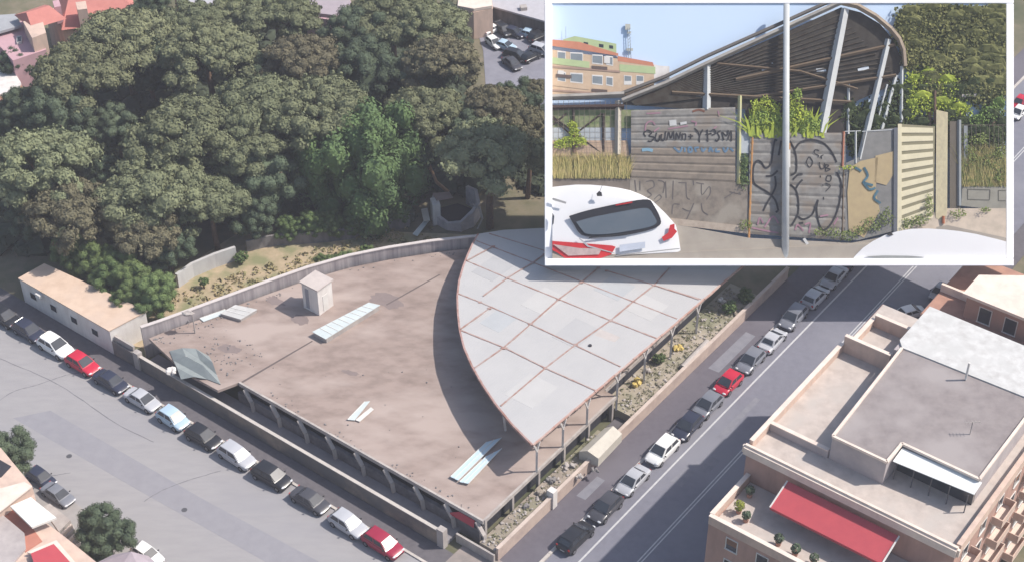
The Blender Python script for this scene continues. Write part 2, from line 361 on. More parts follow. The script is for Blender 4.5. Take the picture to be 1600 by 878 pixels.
# perimeter wall along the left street
pw = thing('street_wall', S(-28, -3.1, 0), 'long stained perimeter wall with pale coping along the left street', 'wall')
m_ = MB(); m_.sbox(-56.8, -3.4, -3.28, -2.98, 0, 2.2); m_.build('wall_panel', conc_warm, pw)
m_ = MB(); m_.sbox(-52, -3.3, -3.34, -2.92, 2.2, 2.3); m_.build('coping', kerb_m, pw)
for k in (-52.2, -3.3):
    m_ = MB(); m_.sbox(k - .45, k + .45, -3.5, -2.75, 0, 2.75); m_.build('gate_pillar', conc, pw)
tag(MB().sbox(-2.5, 2.8, -1.75, -1.5, 0, 1.3).build('garden_wall', conc), 'low pale concrete wall closing the street corner', 'wall')
# the passage between deck and wall
struct('passage_floor', MB().sbox(-52, -3, -2.9, -.2, -.02, .5), mat('passage concrete', (.25, .235, .245), .9, (.18, .17, .18), .6, .7))
m_ = MB(); m_.prism([S(-3.2, -.25, 3.1), S(-1.0, -.25, 3.1), S(-.9, -.55, 2.3), S(-4.6, -.55, 2.3)], .05)
tag(m_.build('red_sheet', mat('red sheet', (.42, .05, .07), .7)), 'dull red sheet hanging under the deck corner', 'sheet')

# ------------------------------------------------------------------ yard between deck and right street
struct('yard_ground', MB().sbox(.4, 2.7, -1.2, 21.3, 0, 1.4), yard_m)
struct('yard_ground', MB().sbox(-1.8, 2.7, 25.6, 55, 0, 1.4), mat('weedy yard ground', (.38, .33, .27), .95, (.26, .23, .17), .6, .85, c3=(.22, .22, .15), scale3=.16))
struct('yard_pit_floor', MB().sbox(.3, 2.7, 21.3, 25.6, -.02, .3), pave_mid)
yw = thing('boundary_wall', S(2.85, 28, 0), 'long low peach boundary wall between yard and right pavement', 'wall')
m_ = MB(); m_.sbox(2.7, 2.98, -1.2, 62, 0, 1.9); m_.build('wall_panel', mat('peach grey plaster', (.50, .40, .34), .9, (.36, .28, .25), .6, .8), yw)
m_ = MB(); m_.sbox(2.62, 3.06, -1.2, 62, 1.9, 2.0); m_.build('coping', mat('pale tan coping', (.55, .46, .40), .9, (.40, .33, .29), .8, .7), yw)
m_ = MB(); m_.sbox(2.3, 3.2, 8.6, 9.4, 0, 2.7); tag(m_.build('gate_pillar', white_m), 'white capped pillar in the yard boundary near the corner', 'pillar')

# ------------------------------------------------------------------ canopy: quarter-arc roof
cano = thing('canopy', S(-12, 30, 0), 'quarter circle metal roof canopy of pale panels with rusty seams', 'canopy')
def zc(s, t): # plane: 8.1 at the corner (0,9) falling along t
    return 8.1 - (t - 9) * .058 + s * .008
arcp = [(0, 8.9), (-4, 10.3), (-7.5, 11.9), (-10.8, 13.7), (-14, 15.7), (-17, 17.9), (-19.6, 20.3), (-22, 22.9), (-24.2, 25.5), (-26.1, 28.2), (-27.7, 31), (-29, 33.6), (-30.1, 36), (-31, 38.3)]
outl = arcp + [(-29, 41.2), (-25.7, 44.5), (-20, 50), (-12, 53.5), (0, 55)]
_t = roofpan.node_tree; _w = _t.nodes.new('ShaderNodeTexWave'); _w.wave_type = 'BANDS'; _w.bands_direction = 'X'; _w.inputs['Scale'].default_value = .9; _w.inputs['Distortion'].default_value = .1
_mp = _t.nodes.new('ShaderNodeMapping'); _mp.inputs['Rotation'].default_value = (0, 0, -ANG); _tc = _t.nodes.new('ShaderNodeTexCoord'); _t.links.new(_tc.outputs['Object'], _mp.inputs[0]); _t.links.new(_mp.outputs[0], _w.inputs['Vector'])
_b = _t.nodes.new('ShaderNodeBump'); _b.inputs['Strength'].default_value = .25; _b.inputs['Distance'].default_value = .04; _t.links.new(_w.outputs['Fac'], _b.inputs['Height']); _t.links.new(_b.outputs[0], _t.nodes['Principled BSDF'].inputs['Normal'])
m_ = MB(); m_.prism([S(a, b, zc(a, b)) for a, b in outl], .16); m_.build('roof_sheet', roofpan, cano)
def inside(s, t):
    n = len(outl); c_ = False; j = n - 1
    for i in range(n):
        (x1, y1), (x2, y2) = outl[i], outl[j]
        if (y1 > t) != (y2 > t) and s < (x2 - x1) * (t - y1) / (y2 - y1) + x1: c_ = not c_
        j = i
    return c_
# seams seen in the photo: two families, read off between pixel points on the roof plane
def onroof(px, py):
    z = 7.2
    for _ in range(4):
        p = at(px, py, z); s, t = ST(p); z = zc(s, t)
    return s, t
rg = random.Random(6)
for (px, py, w_, l_, c_) in ((770, 420, 3.4, 4.6, 0), (850, 470, 3.6, 5, 1), (900, 520, 3.6, 5, 0), (830, 610, 4, 5, 1), (960, 450, 3.8, 4, 2), (780, 500, 3, 4, 2), (1010, 480, 4, 4.2, 1)):
    a_, b_ = onroof(px, py); q = [(a_ - w_ / 2, b_ - l_ / 2), (a_ + w_ / 2, b_ - l_ / 2), (a_ + w_ / 2, b_ + l_ / 2), (a_ - w_ / 2, b_ + l_ / 2)]
    if all(inside(*k) for k in q): m_ = MB(); m_.prism([S(x, y, zc(x, y) + .012) for x, y in q], .01); m_.build('roof_panel', [mat('duller roof panel', (.40, .40, .405), .65, (.36, .36, .37), .4, .7), mat('paler roof panel', (.46, .455, .45), .6, (.42, .415, .41), .4, .7), mat('bluish roof panel', (.40, .415, .43), .6, (.36, .375, .39), .4, .7)][c_], cano)
sm = MB(); rg = random.Random(5)
SEAMS = [((852, 383), (735, 377)), ((735, 372), (1118, 492), ), ((720, 402), (1080, 530)), ((706, 455), (1000, 590)), ((712, 515), (920, 607)), ((795, 648), (1112, 418)),
         ((742, 577), (1046, 420)), ((716, 517), (862, 403)), ((785, 358), (1190, 470)), ((800, 648), (1000, 505)), ((706, 480), (826, 405))]
SE = []
# family A (roughly parallel, down to the right) and family B (up to the right)
A_ = [((737, 373), (1116, 450)), ((722, 405), (1058, 500)), ((705, 455), (1012, 540)), ((710, 512), (968, 577)), ((735, 578), (925, 608))]
A_ = [((783, 372), (852, 391)), ((735, 372), (1068, 498)), ((720, 405), (1018, 528)), ((706, 455), (968, 575)), ((716, 514), (922, 607)), ((950, 425), (1090, 466))]
B_ = [((778, 637), (900, 535)), ((900, 535), (1040, 415)), ((738, 577), (785, 543)), ((785, 543), (875, 470)), ((875, 470), (940, 418)), ((719, 517), (765, 482)), ((765, 482), (795, 432)), ((755, 463), (790, 437)), ((790, 437), (852, 395)), ((745, 400), (765, 385)), ((850, 577), (1005, 473)), ((1005, 473), (1045, 417)), ((1005, 500), (1025, 447)), ((955, 502), (1022, 447)), ((783, 637), (850, 577))]
A_ = [((735, 372), (1062, 500)), ((721, 402), (1018, 530)), ((706, 455), (970, 572)), ((713, 512), (922, 605)), ((785, 372), (1100, 465)), ((925, 420), (1110, 440))]
B_ = [((775, 640), (1060, 412)), ((735, 580), (955, 405)), ((718, 517), (850, 398)), ((850, 572), (1012, 445)), ((930, 540), (1078, 436)), ((722, 405), (768, 383))]
A_ = [((783, 371), (852, 392)), ((735, 373), (832, 410)), ((832, 410), (1063, 500)), ((948, 423), (1080, 463)), ((720, 404), (793, 435)), ((793, 435), (955, 501)), ((955, 501), (1022, 527)),
      ((706, 455), (750, 472)), ((750, 472), (828, 506)), ((828, 506), (970, 573)), ((713, 513), (790, 544)), ((790, 544), (852, 575)), ((852, 575), (926, 608)), ((1022, 446), (1082, 465))]
B_ = [((778, 638), (852, 575)), ((852, 575), (900, 538)), ((900, 538), (955, 500)), ((955, 500), (990, 471)), ((990, 471), (1022, 446)), ((1022, 446), (1046, 419)),
      ((737, 578), (786, 544)), ((786, 544), (830, 506)), ((830, 506), (873, 468)), ((873, 468), (908, 442)), ((908, 442), (935, 419)), ((719, 515), (765, 482)), ((755, 463), (793, 435)), ((793, 435), (833, 411)), ((833, 411), (851, 398)), ((745, 400), (771, 386))]
for ki_, (a, b) in enumerate(A_ + B_):
    zo_ = .03 + .0035 * ki_
    s0, t0 = onroof(*a); s1, t1 = onroof(*b); L_ = math.hypot(s1 - s0, t1 - t0)
    ex, ey = (s1 - s0) / L_ * 1.8, (t1 - t0) / L_ * 1.8
    if not inside(s0 - ex * 1.3, t0 - ey * 1.3): s0, t0 = s0 - ex, t0 - ey
    if not inside(s1 + ex * 1.3, t1 + ey * 1.3): s1, t1 = s1 + ex, t1 + ey
    L_ = math.hypot(s1 - s0, t1 - t0); n = max(1, int(L_ / .45)); last = None
    for i in range(n + 1):
        f0 = i / n; x, y = s0 + (s1 - s0) * f0, t0 + (t1 - t0) * f0
        if not inside(x, y): last = None; continue
        wd = .085 + .06 * noise.noise(Vector((x * 1.3, y * 1.3, 3.1))); nx, ny = -(t1 - t0) / L_ * wd, (s1 - s0) / L_ * wd
        k0 = len(sm.v); zz = zc(x, y) + zo_
        sm.v += [S(x - nx, y - ny, zz - .05), S(x + nx, y + ny, zz - .05), S(x + nx, y + ny, zz), S(x - nx, y - ny, zz)]
        if last is not None:
            for j in range(4): sm.f.append((last + j, last + (j + 1) % 4, k0 + (j + 1) % 4, k0 + j))
        last = k0
    sm.build('seam', rust, cano); sm = MB()
    for e in ((s0, t0), (s1, t1)):
        if rg.random() < .8 and inside(e[0] + .4, e[1]) and inside(e[0] - .4, e[1]) and inside(e[0], e[1] - .4): sm.prism([S(e[0] + dx, e[1] + dy, zc(*e) + zo_ + .002 + .0017 * (e[0] == s1)) for dx, dy in ((-.28, -.1), (0, -.3), (.3, -.05), (.1, .26))], .045)
    for _k in range(0, len(sm.v), 8):
        m2_ = MB(); m2_.v = sm.v[_k:_k + 8]; m2_.f = [tuple(i - _k for i in f) for f in sm.f if min(f) >= _k and max(f) < _k + 8]; m2_.build('seam_joint', rust, cano)
    sm = MB()
fs_ = MB()
rim = [(a, b) for a, b in arcp]
for (a, b), (c_, d) in zip(rim, rim[1:]): fs_.beam(S(a, b, zc(a, b) - .08), S(c_, d, zc(c_, d) - .08), .22, .3)
fs_.build('curved_fascia', mat('rusty pink fascia', (.40, .27, .25), .85, (.25, .12, .09), .9, .8), cano)
m_ = MB()
for i in range(23):
    a, b = 8.9 + i * 2, 8.9 + i * 2 + 1.93
    m_.beam(S(.05, a, zc(0, a) - .02 + rg.uniform(-.05, .03)), S(.05 + rg.uniform(-.05, .05), b, zc(0, b) - .02), .2, .22)
m_.build('straight_fascia', mat('rusty fascia', (.40, .22, .17), .85, (.52, .44, .40), .9, .8), cano)
for i, t0 in enumerate([9.6, 14.6, 19.4, 25.6, 31.5, 37.5, 43.5]):
    z1 = zc(0, t0) - .2
    m_ = MB(); m_.beam(S(.1, t0, ZD if t0 < 25.5 else 1.3), S(.1, t0, z1 - 1.2), .24, .24); m_.beam(S(.1, t0, z1 - 1.2), S(.1, t0 + .5, z1), .18, .18); m_.beam(S(.1, t0, z1 - 1.2), S(.1, t0 - .5, z1), .18, .18)
    m_.build('column', steelw, cano)
for k in (2, 5, 8, 11):
    a, b = arcp[k]; m_ = MB(); m_.beam(S(a + .7, b + .9, ZD), S(a + .5, b + .6, zc(a, b) - .2), .22, .22); m_.build('column', steelw, cano)
for i in range(5):
    t0 = 16 + i * 7; a = -1; lim = -30
    s1 = -2
    while inside(s1 - 1, t0) and s1 > -32: s1 -= 1
    m_ = MB(); m_.beam(S(0, t0, zc(0, t0) - .35), S(s1 + .8, t0, zc(s1, t0) - .35), .2, .35); m_.build('roof_beam', steelw, cano)
c_ = onroof(945, 527); m_ = MB(); m_.prism([S(c_[0] + x, c_[1] + y, zc(*c_) + .012) for x, y in ((-1.4, -1.1), (1.5, -1.0), (1.4, 1.2), (-1.3, 1.0))], .01); m_.build('repair_patch', mat('tan patch', (.48, .44, .42), .8), cano)
c_ = onroof(922, 540); m_ = MB(); m_.tube([S(c_[0], c_[1], zc(*c_) + .02), S(c_[0], c_[1], zc(*c_) + .14)], .22, 10); m_.build('roof_hole', dark, cano)

# ------------------------------------------------------------------ things on the deck
ch = thing('roof_stairhead', S(-39.6, 16.6, ZD), 'small white box shaped stairhead rising at the back of the deck', 'stairhead')
a0, a1, b0, b1 = -41.1, -38.4, 15.2, 17.8
m_ = MB(); m_.sbox(a0, a1, b0, b1, ZD, ZD + 4.0); m_.build('shaft', white_m, ch)
m_ = MB(); m_.sbox(a0 - .2, a1 + .2, b0 - .2, b1 + .2, ZD + 4.0, ZD + 4.2); m_.build('cap', mat('warm grey cap', (.52, .46, .43), .9), ch)
m_ = MB(); m_.sbox(a0 + .5, a0 + 1.1, b0 - .03, b0 + .02, ZD + .3, ZD + 3.4); m_.build('vent_panel', mat('grey vent', (.3, .3, .33), .7), ch)
m_ = MB(); m_.sbox(a1 - .02, a1 + .04, b0 + .8, b0 + 1.7, ZD + .2, ZD + 2.6); m_.build('door', frame_w, ch)

def skylight(name, pts, h, m, label, cat, group=None, ribs=0):
    t_ = thing(name, at(*pts[0], ZD), label, cat, group); t_.location.z = ZD
    q = [at(a, b, ZD + h) for a, b in pts]
    m_ = MB(); m_.prism(q, h - .0); m_.build('curb', conc, t_)
    c_ = sum(q, Vector()) / len(q); m_ = MB(); m_.prism([c_ + (p - c_) * 1.04 + Vector((0, 0, .09)) for p in q], .08); m_.build('cover', m, t_)
    if ribs:
        for i in range(1, ribs):
            f = i / ribs; a = q[0].lerp(q[1], f) + Vector((0, 0, .11)); b = q[3].lerp(q[2], f) + Vector((0, 0, .11))
            m_ = MB(); m_.beam(a, b, .08, .05); m_.build('glazing_bar', frame_w, t_)
    return t_
skylight('roof_skylight', [(490, 518), (575, 474), (592, 478), (510, 529)], .7, translucent, 'long frosted skylight lying diagonally beside the stairhead', 'skylight', ribs=9)
skylight('roof_skylight', [(345, 490), (368, 477), (401, 484), (376, 499)], .4, roof_white, 'small pale rectangular skylight near the back parapet', 'skylight', ribs=3)
def board(pts, z0, z1, m, label, cat, name='loose_panel', group=None, ribs=0):
    q = [at(a, b, z) for (a, b), z in zip(pts, z1 if isinstance(z1, list) else [z1] * 4)]
    t_ = thing(name, (q[0] + q[2]) / 2, label, cat, group); t_.location.z = z0
    m_ = MB(); m_.prism(q, .07); m_.build('sheet', m, t_)
    for i in range(ribs + 1):
        f = i / max(ribs, 1); m_ = MB(); m_.beam(q[0].lerp(q[3], f) + Vector((0, 0, .03)), q[1].lerp(q[2], f) + Vector((0, 0, .03)), .06, .06); m_.build('rib', frame_w, t_)
    return t_
board([(312, 497), (352, 483), (356, 488), (318, 502)], ZD, ZD + .15, translucent, 'narrow pale sheet lying left of the small skylight', 'sheet')
board([(543, 655), (570, 627), (578, 626), (554, 656)], ZD, ZD + .2, translucent, 'narrow frosted sheet lying on the middle of the deck', 'sheet')
board([(556, 656), (580, 636), (584, 639), (562, 658)], ZD, ZD + .2, frame_w, 'thin white strip beside the frosted sheet mid deck', 'sheet')
board([(704, 744), (760, 690), (784, 683), (716, 750)], ZD, ZD + .35, bluesheet, 'longer pale blue roof sheet near the deck corner', 'sheet', ribs=2)
board([(718, 752), (760, 712), (784, 700), (732, 755)], ZD, ZD + .35, bluesheet, 'shorter pale blue roof sheet closest to the deck corner', 'sheet', ribs=2)
# tarpaulin heap left
tp = thing('tarpaulin', at(298, 572, ZD), 'angular heap of grey green sheets sagging at the left end of the deck', 'tarpaulin')
m_ = MB(); hts = [[.1, .6, .5, .1], [.1, .8, .2, .6], [.5, .15, .8, .1], [.1, .5, .1, .1]]
gp = [[at(265 + 62 * (j / 3) + i * 6, 563 - 14 * (1 - i / 3) + 30 * (i / 3) + (8 if j == 3 else 0), ZD) + Vector((0, 0, hts[i][j])) for j in range(4)] for i in range(4)]
vs_ = [p for r_ in gp for p in r_] + [p - Vector((0, 0, .06)) for r_ in gp for p in r_]
fs = []
for i in range(3):
    for j in range(3):
        a = i * 4 + j; fs += [(a, a + 1, a + 5, a + 4), (a + 16, a + 20, a + 21, a + 17)]
bnd = [0, 1, 2, 3, 7, 11, 15, 14, 13, 12, 8, 4]
for i in range(12): a, b = bnd[i], bnd[(i + 1) % 12]; fs.append((a, a + 16, b + 16, b))
m_.add(vs_, fs); m_.build('cloth', tarp, tp)
for p in (gp[1][1], gp[1][2], gp[2][3]): m_ = MB(); m_.tube([Vector((p.x, p.y, ZD)), p], .05, 6); m_.build('pole', steelw, tp)
def debris(name, px, py, z, r, label, cat, m, seed, group=None):
    rr = random.Random(seed); m_ = MB(); p = at(px, py, z)
    for k in range(5): m_.ball(p + Vector((rr.uniform(-r, r) * .6, rr.uniform(-r, r) * .5, r * .25)), (r * .5 * rr.uniform(.6, 1), r * .45, r * .35), rr, .35, (4, 6))
    return tag(m_.build(name, m), label, cat, group)
debris('rubbish_heap', 270, 582, ZD, .9, 'white rubbish heap beside the grey tarpaulin', 'rubbish', white_m, 1)
m_ = MB(); q = at(305, 520, ZD); m_.tube([q, q + Vector((0, 0, 3.0))], [.1, .07], 6); m_.ball(q + Vector((-.7, .2, 3)), (.8, .5, .25), random.Random(2), .3); tag(m_.build('vent_pipe', conc), 'slim pale vent pipe with drooping cowl at left deck end', 'pipe')

# yard things
debris('yellow_tank', 996, 600, 1.4, 1.1, 'yellow crumpled tank lying in the yard nearest the pavement bend', 'tank', mat('yellow plastic', (.55, .42, .14), .6), 4)
debris('yellow_tank', 1060, 545, 1.4, .8, 'yellow bundle on the weedy yard further up', 'bundle', MC['yellow plastic'], 5)
m_ = MB(); m_.tube([at(1066, 574, 1.75), at(1105, 533, 1.75)], .38, 10); tag(m_.build('concrete_pipe', conc), 'long pale concrete pipe lying beside the yard wall', 'pipe')
sh = thing('tent_shelter', at(945, 690, 1.4), 'cream sheeted shelter with ridged roof in the narrow yard', 'shelter')
q = [at(905, 705, 2.6), at(945, 668, 2.6), at(972, 677, 2.6), at(935, 716, 2.6)]; r0, r1 = at(918, 704, 3.3), at(958, 665, 3.3)
m_ = MB(); m_.add([q[0], q[1], q[2], q[3], r0, r1, *[p - Vector((0, 0, 1.3)) for p in q]], [(0, 1, 5, 4), (4, 5, 2, 3), (0, 4, 3), (1, 2, 5), (6, 9, 8, 7), (0, 3, 9, 6), (1, 7, 8, 2), (0, 6, 7, 1), (3, 2, 8, 9)])
m_.build('canvas', mat('cream canvas', (.52, .49, .43), .85, (.42, .39, .34), .8, .7), sh)
for i, (px, py, r) in enumerate([(890, 730, .8), (860, 752, .7), (850, 775, .9), (1010, 580, .6), (1125, 470, .7), (1150, 492, .6), (905, 745, .6), (930, 735, .5), (1030, 600, .5), (1100, 500, .5), (825, 790, .6)]):
    debris('rubble_pile', px, py, 1.4, r, ['pile of pale rubble beside the cream shelter', 'flat rubble pile under the deck edge', 'broad rubble pile by the white capped pillar', 'small grey rubble pile behind the yellow tank', 'white rubble pile at the far end of the yard', 'whitish rubble pile by the far yard wall', 'small rubble pile below the cream shelter', 'small stones against the yard wall by the shelter', 'stones between yellow tank and yellow bundle', 'stones near the far canopy columns', 'last rubble pile by the street corner'][i], 'rubble', [conc, conc_dark, yard_m][i % 3] if i != 4 else white_m, 20 + i, 'rubble piles in the yard')

rg = random.Random(61); m_ = MB()
for _ in range(420):
    t_ = rg.uniform(-1, 54)
    if 21 < t_ < 25.8: continue
    s_ = rg.uniform(.5, 2.6) if t_ < 25 else rg.uniform(-1.5, 2.6); q = rg.uniform(.05, .22); m_.ball(S(s_, t_, 1.4 + q * .3), (q, q * rg.uniform(.6, 1.3), q * .7), rg, .3, (3, 5))
tag(m_.build('rubble', conc, fix=False), 'loose pale stones and rubble scattered over the narrow yard', 'rubble', kind='stuff')
m_ = MB()
for _ in range(900):
    t_ = rg.uniform(-1, 54)
    if 21 < t_ < 25.8: continue
    s_ = rg.uniform(.5, 2.6) if t_ < 25 else rg.uniform(-1.5, 2.6)
    if rg.random() > .35 + .6 * (t_ > 26): continue
    q = rg.uniform(.12, .4); m_.leaves(S(s_, t_, 1.42), (q, q, q * .5), 12, .12, rg, up=.8)
tag(m_.build('weeds', mat('yard weed leaves', (.14, .155, .08), .9, (.24, .21, .14), .6, .9), fix=False), 'patchy weeds growing over the narrow yard', 'weeds', kind='stuff')
rg = random.Random(62); m_ = MB()
for _ in range(260):
    e = rg.random()
    if e < .45: s_, t_ = rg.uniform(-51, -38), rg.uniform(-.8, 6)
    elif e < .7: i_ = rg.randrange(len(arc_back) - 1); f = rg.random(); s_ = arc_back[i_][0] * (1 - f) + arc_back[i_ + 1][0] * f + rg.uniform(.4, 1.3); t_ = arc_back[i_][1] * (1 - f) + arc_back[i_ + 1][1] * f
    else: s_, t_ = rg.uniform(-36, -.5), rg.choice([rg.uniform(.2, 1), rg.uniform(0, 30)])
    q = rg.uniform(.04, .15); m_.ball(S(s_, t_, ZD + q * .3), (q, q * rg.uniform(.6, 1.5), q * .6), rg, .3, (3, 5))
tag(m_.build('rubble', conc_dark, fix=False), 'small stones and litter scattered on the brown deck', 'rubble', kind='stuff')

# small building on the left
sb = thing('flat_roof_shed', S(-65, -1, 0), 'long low white building with peach flat roof beside the left street', 'building')
c4 = [(-74.2, -3.3), (-56.8, -3.3), (-56.0, 2.0), (-74.0, .6)]
m_ = MB(); m_.prism([S(a, b, 3.9) for a, b in c4], 3.9); m_.build('wall', white_m, sb)
cc = (-65.2, -1)
m_ = MB(); m_.prism([S(cc[0] + (a - cc[0]) * 1.01, cc[1] + (b - cc[1]) * 1.06, 4.05) for a, b in c4], .15); m_.build('roof', peach_roof, sb)
for i in range(4): 
    s0 = -72.5 + i * 4; m_ = MB(); m_.sbox(s0, s0 + 1.3, -3.36, -3.28, 1.6, 2.7); o_ = m_.build('window', frame_w, sb); m_ = MB(); m_.sbox(s0 + .1, s0 + 1.2, -3.39, -3.355, 1.7, 2.6); m_.build('pane', glass, o_)
m_ = MB(); m_.sbox(-70.5, -69.6, -3.9, -3.3, 3.0, 3.6); m_.build('air_conditioner', frame_w, sb)
m_ = MB(); m_.sbox(-56.6, -53.2, -2.9, -2.6, 0, 2.9); tag(m_.build('garden_wall', conc), 'short pale wall stub between the peach roofed building and the deck', 'wall')

# ------------------------------------------------------------------ buildings with facades
def windows(parent, side, fixed, a0, a1, n, z0, floors, fh=3.1, w_=1.2, h_=1.5, sh=None, balc=False):
    out = 1 if side in ('+s', '+t') else -1
    def bx(m_, a, b, o0, o1, za, zb):
        lo, hi = sorted((fixed + out * o0, fixed + out * o1))
        if side[1] == 's': m_.sbox(lo, hi, a, b, za, zb)
        else: m_.sbox(a, b, lo, hi, za, zb)
    for f in range(floors):
        for i in range(n):
            c = a0 + (a1 - a0) * (i + .5) / n; z = z0 + f * fh
            m_ = MB()
            bx(m_, c - w_ / 2 - .1, c - w_ / 2, -.02, .08, z, z + h_); bx(m_, c + w_ / 2, c + w_ / 2 + .1, -.02, .08, z, z + h_)
            bx(m_, c - w_ / 2 - .1, c + w_ / 2 + .1, -.02, .08, z + h_, z + h_ + .1); bx(m_, c - w_ / 2 - .15, c + w_ / 2 + .15, -.02, .14, z - .1, z)
            o_ = m_.build('window', frame_w, parent)
            m_ = MB(); bx(m_, c - w_ / 2, c + w_ / 2, -.02, .02, z, z + h_); m_.build('pane', glass, o_)
            if (i * 7 + f * 3) % 4 == 1 and sh:
                m_ = MB(); bx(m_, c - w_ / 2, c + w_ / 2, .025, .06, z + h_ * .45, z + h_); m_.build('shutter', sh, o_)
            if balc and i % 2 == 0:
                m_ = MB(); bx(m_, c - 1.7, c + 1.7, 0.003, 1.2, z - .95, z - .8); o2 = m_.build('balcony', cream_w, parent)
                m_ = MB(); bx(m_, c - 1.7, c + 1.7, 1.1, 1.2, z - .8, z + .15); bx(m_, c - 1.7, c - 1.6, .05, 1.1, z - .8, z + .15); bx(m_, c + 1.6, c + 1.7, .05, 1.1, z - .8, z + .15); m_.build('balustrade', peach_w, o2)
shut = mat('brown shutter', (.22, .12, .08), .8)

# right foreground apartment block
ap = thing('apartment_block', S(34, 26, 0), 'large salmon apartment block with grey and white flat roofs in the right foreground', 'building')
m_ = MB(); m_.sbox(23.4, 46.5, 14.2, 44.4, 0, 16.9); m_.build('wall', orange_w, ap)
m_ = MB(); m_.sbox(23.5, 46.4, 14.3, 44.3, 16.9, 17.0); m_.build('terrace_floor', terr_floor, ap)
# penthouse
PH = [(30.7, 18.2), (36.7, 18.2), (36.7, 21.5), (45.0, 21.5), (45.0, 43.2), (29.3, 43.2), (29.3, 34.5), (30.2, 34.5)]
m_ = MB(); m_.prism([S(a, b, 19.9) for a, b in PH], 2.9); m_.build('penthouse_wall', mat('pale grey plaster', (.42, .38, .38), .9, (.32, .29, .30), .6, .7), ap)
m_ = MB(); m_.prism([S(a, b, 20.0) for a, b in [(30.7, 18.2), (36.7, 18.2), (36.7, 21.5), (45, 21.5), (45, 35.5), (30.2, 35.0)]], .097); m_.build('grey_roof', roof_grey, ap)
m_ = MB(); m_.prism([S(a, b, 20.15) for a, b in [(30.0, 35.0), (45.1, 35.6), (45.1, 41.5), (43.8, 43.3), (29.2, 43.3), (29.2, 36)]], .247); m_.build('white_roof', roof_white, ap)
m_ = MB()
E_ = [(30.7, 18.2), (36.7, 18.2), (36.7, 21.5), (45.0, 21.5), (45.0, 35.4)]
for (a, b), (c_, d) in zip(E_, E_[1:]): m_.beam(S(a, b, 20.1), S(c_, d, 20.1), .28, .28)
m_.beam(S(30.7, 18.2, 20.1), S(30.0, 34.9, 20.1), .28, .28); m_.build('roof_edge', cream_w, ap)
m_ = MB(); m_.prism([S(a, b, z) for a, b, z in [(36.9, 19.3, 19.5), (45.3, 19.9, 19.5), (45.3, 21.6, 19.8), (36.9, 21.3, 19.8)]], .08); m_.build('veranda_roof', mat('white veranda sheet', (.75, .77, .76), .5), ap)
m_ = MB(); m_.sbox(36.9, 45.0, 20.9, 21.46, 17.0, 19.6); m_.build('veranda_recess', glass, ap)
for k in range(5): m_ = MB(); m_.sbox(37.2 + k * 1.9, 37.3 + k * 1.9, 19.5, 19.6, 17, 19.4); m_.build('veranda_post', mat('dark post', (.1, .1, .11), .6), ap)
# parapets
def parapet(a, b, z0, z1, th=.35, m=peach_w, cap=True):
    m_ = MB(); m_.beam(S(*a, (z0 + z1) / 2), S(*b, (z0 + z1) / 2), th, z1 - z0); o_ = m_.build('parapet', m, ap)
    if cap: m_ = MB(); m_.beam(S(*a, z1 + .05), S(*b, z1 + .05), th + .14, .1); m_.build('coping', cream_w, o_)
parapet((23.6, 14.6), (23.6, 34.0), 17.0, 18.1)
parapet((23.75, 34.2), (29.2, 34.2), 17.0, 19.2)
parapet((24.3, 34.4), (24.3, 40.0), 17.0, 18.1)
parapet((24.45, 40.2), (29.2, 40.2), 17.0, 18.6)
parapet((23.8, 18.3), (30.5, 18.3), 17.0, 18.0, m=MC['pale grey plaster'])
m_ = MB(); m_.sbox(23.0, 46.9, 13.7, 14.5, 16.5, 17.9); m_.build('front_cornice', cream_w, ap, bevel=.25)
m_ = MB(); m_.sbox(46.3, 46.8, 14.5, 44.4, 16.6, 17.9); m_.build('side_cornice', peach_w, ap)
# lower terrace
m_ = MB(); m_.sbox(23.9, 46.4, 6.6, 14.15, 0, 12.9); m_.build('lower_wall', orange_w, ap)
m_ = MB(); m_.sbox(24.3, 46.0, 7.0, 14.1, 12.9, 13.0); m_.build('lower_terrace', terr_floor, ap)
for a, b in (((23.9, 6.7), (46.4, 6.7)), ((24.0, 6.9), (24.0, 14.1)), ((46.2, 6.9), (46.2, 14.1))): parapet(a, b, 12.9, 14.0)
aw = MB(); Q_ = [S(28.6, 13.6, 16.2), S(41.0, 13.6, 16.2), S(41.0, 10.3, 15.1), S(28.6, 10.3, 15.1)]
aw.prism(Q_, .07); aw.prism([Q_[3], Q_[2], Q_[2] - Vector((0, 0, .3)), Q_[3] - Vector((0, 0, .3))], Vector((VX * .04, VY * .04, 0))); o_ = aw.build('awning', red_awn, ap)
m_ = MB(); m_.beam(Q_[1] + Vector((0, 0, .02)), Q_[2] + Vector((0, 0, .02)), .15, .16); m_.build('awning_frame', frame_w, o_); m_ = MB(); m_.beam(Q_[0], Q_[3], .15, .16); m_.build('awning_frame', frame_w, o_)
for k in range(5): m_ = MB(); m_.sbox(29.6 + k * 2.2, 31.0 + k * 2.2, 14.12, 14.16, 13.0, 15.4); o_ = m_.build('terrace_door', frame_w, ap); m_ = MB(); m_.sbox(29.75 + k * 2.2, 30.85 + k * 2.2, 14.09, 14.118, 13.1, 15.3); m_.build('pane', glass, o_)
windows(ap, '-t', 6.6, 25, 46, 6, 1.5, 4, sh=shut); windows(ap, '+s', 46.5, 15, 44, 7, 1.6, 5, sh=shut, balc=True)
windows(ap, '+s', 46.4, 7, 14, 2, 1.6, 4, sh=shut); windows(ap, '-s', 23.4, 15, 44, 7, 1.6, 5, sh=shut)
m_ = MB(); m_.tube([S(37.6, 34.4, 20.1), S(37.6, 34.4, 22.4)], .13, 8); m_.build('chimney', frame_w, ap)
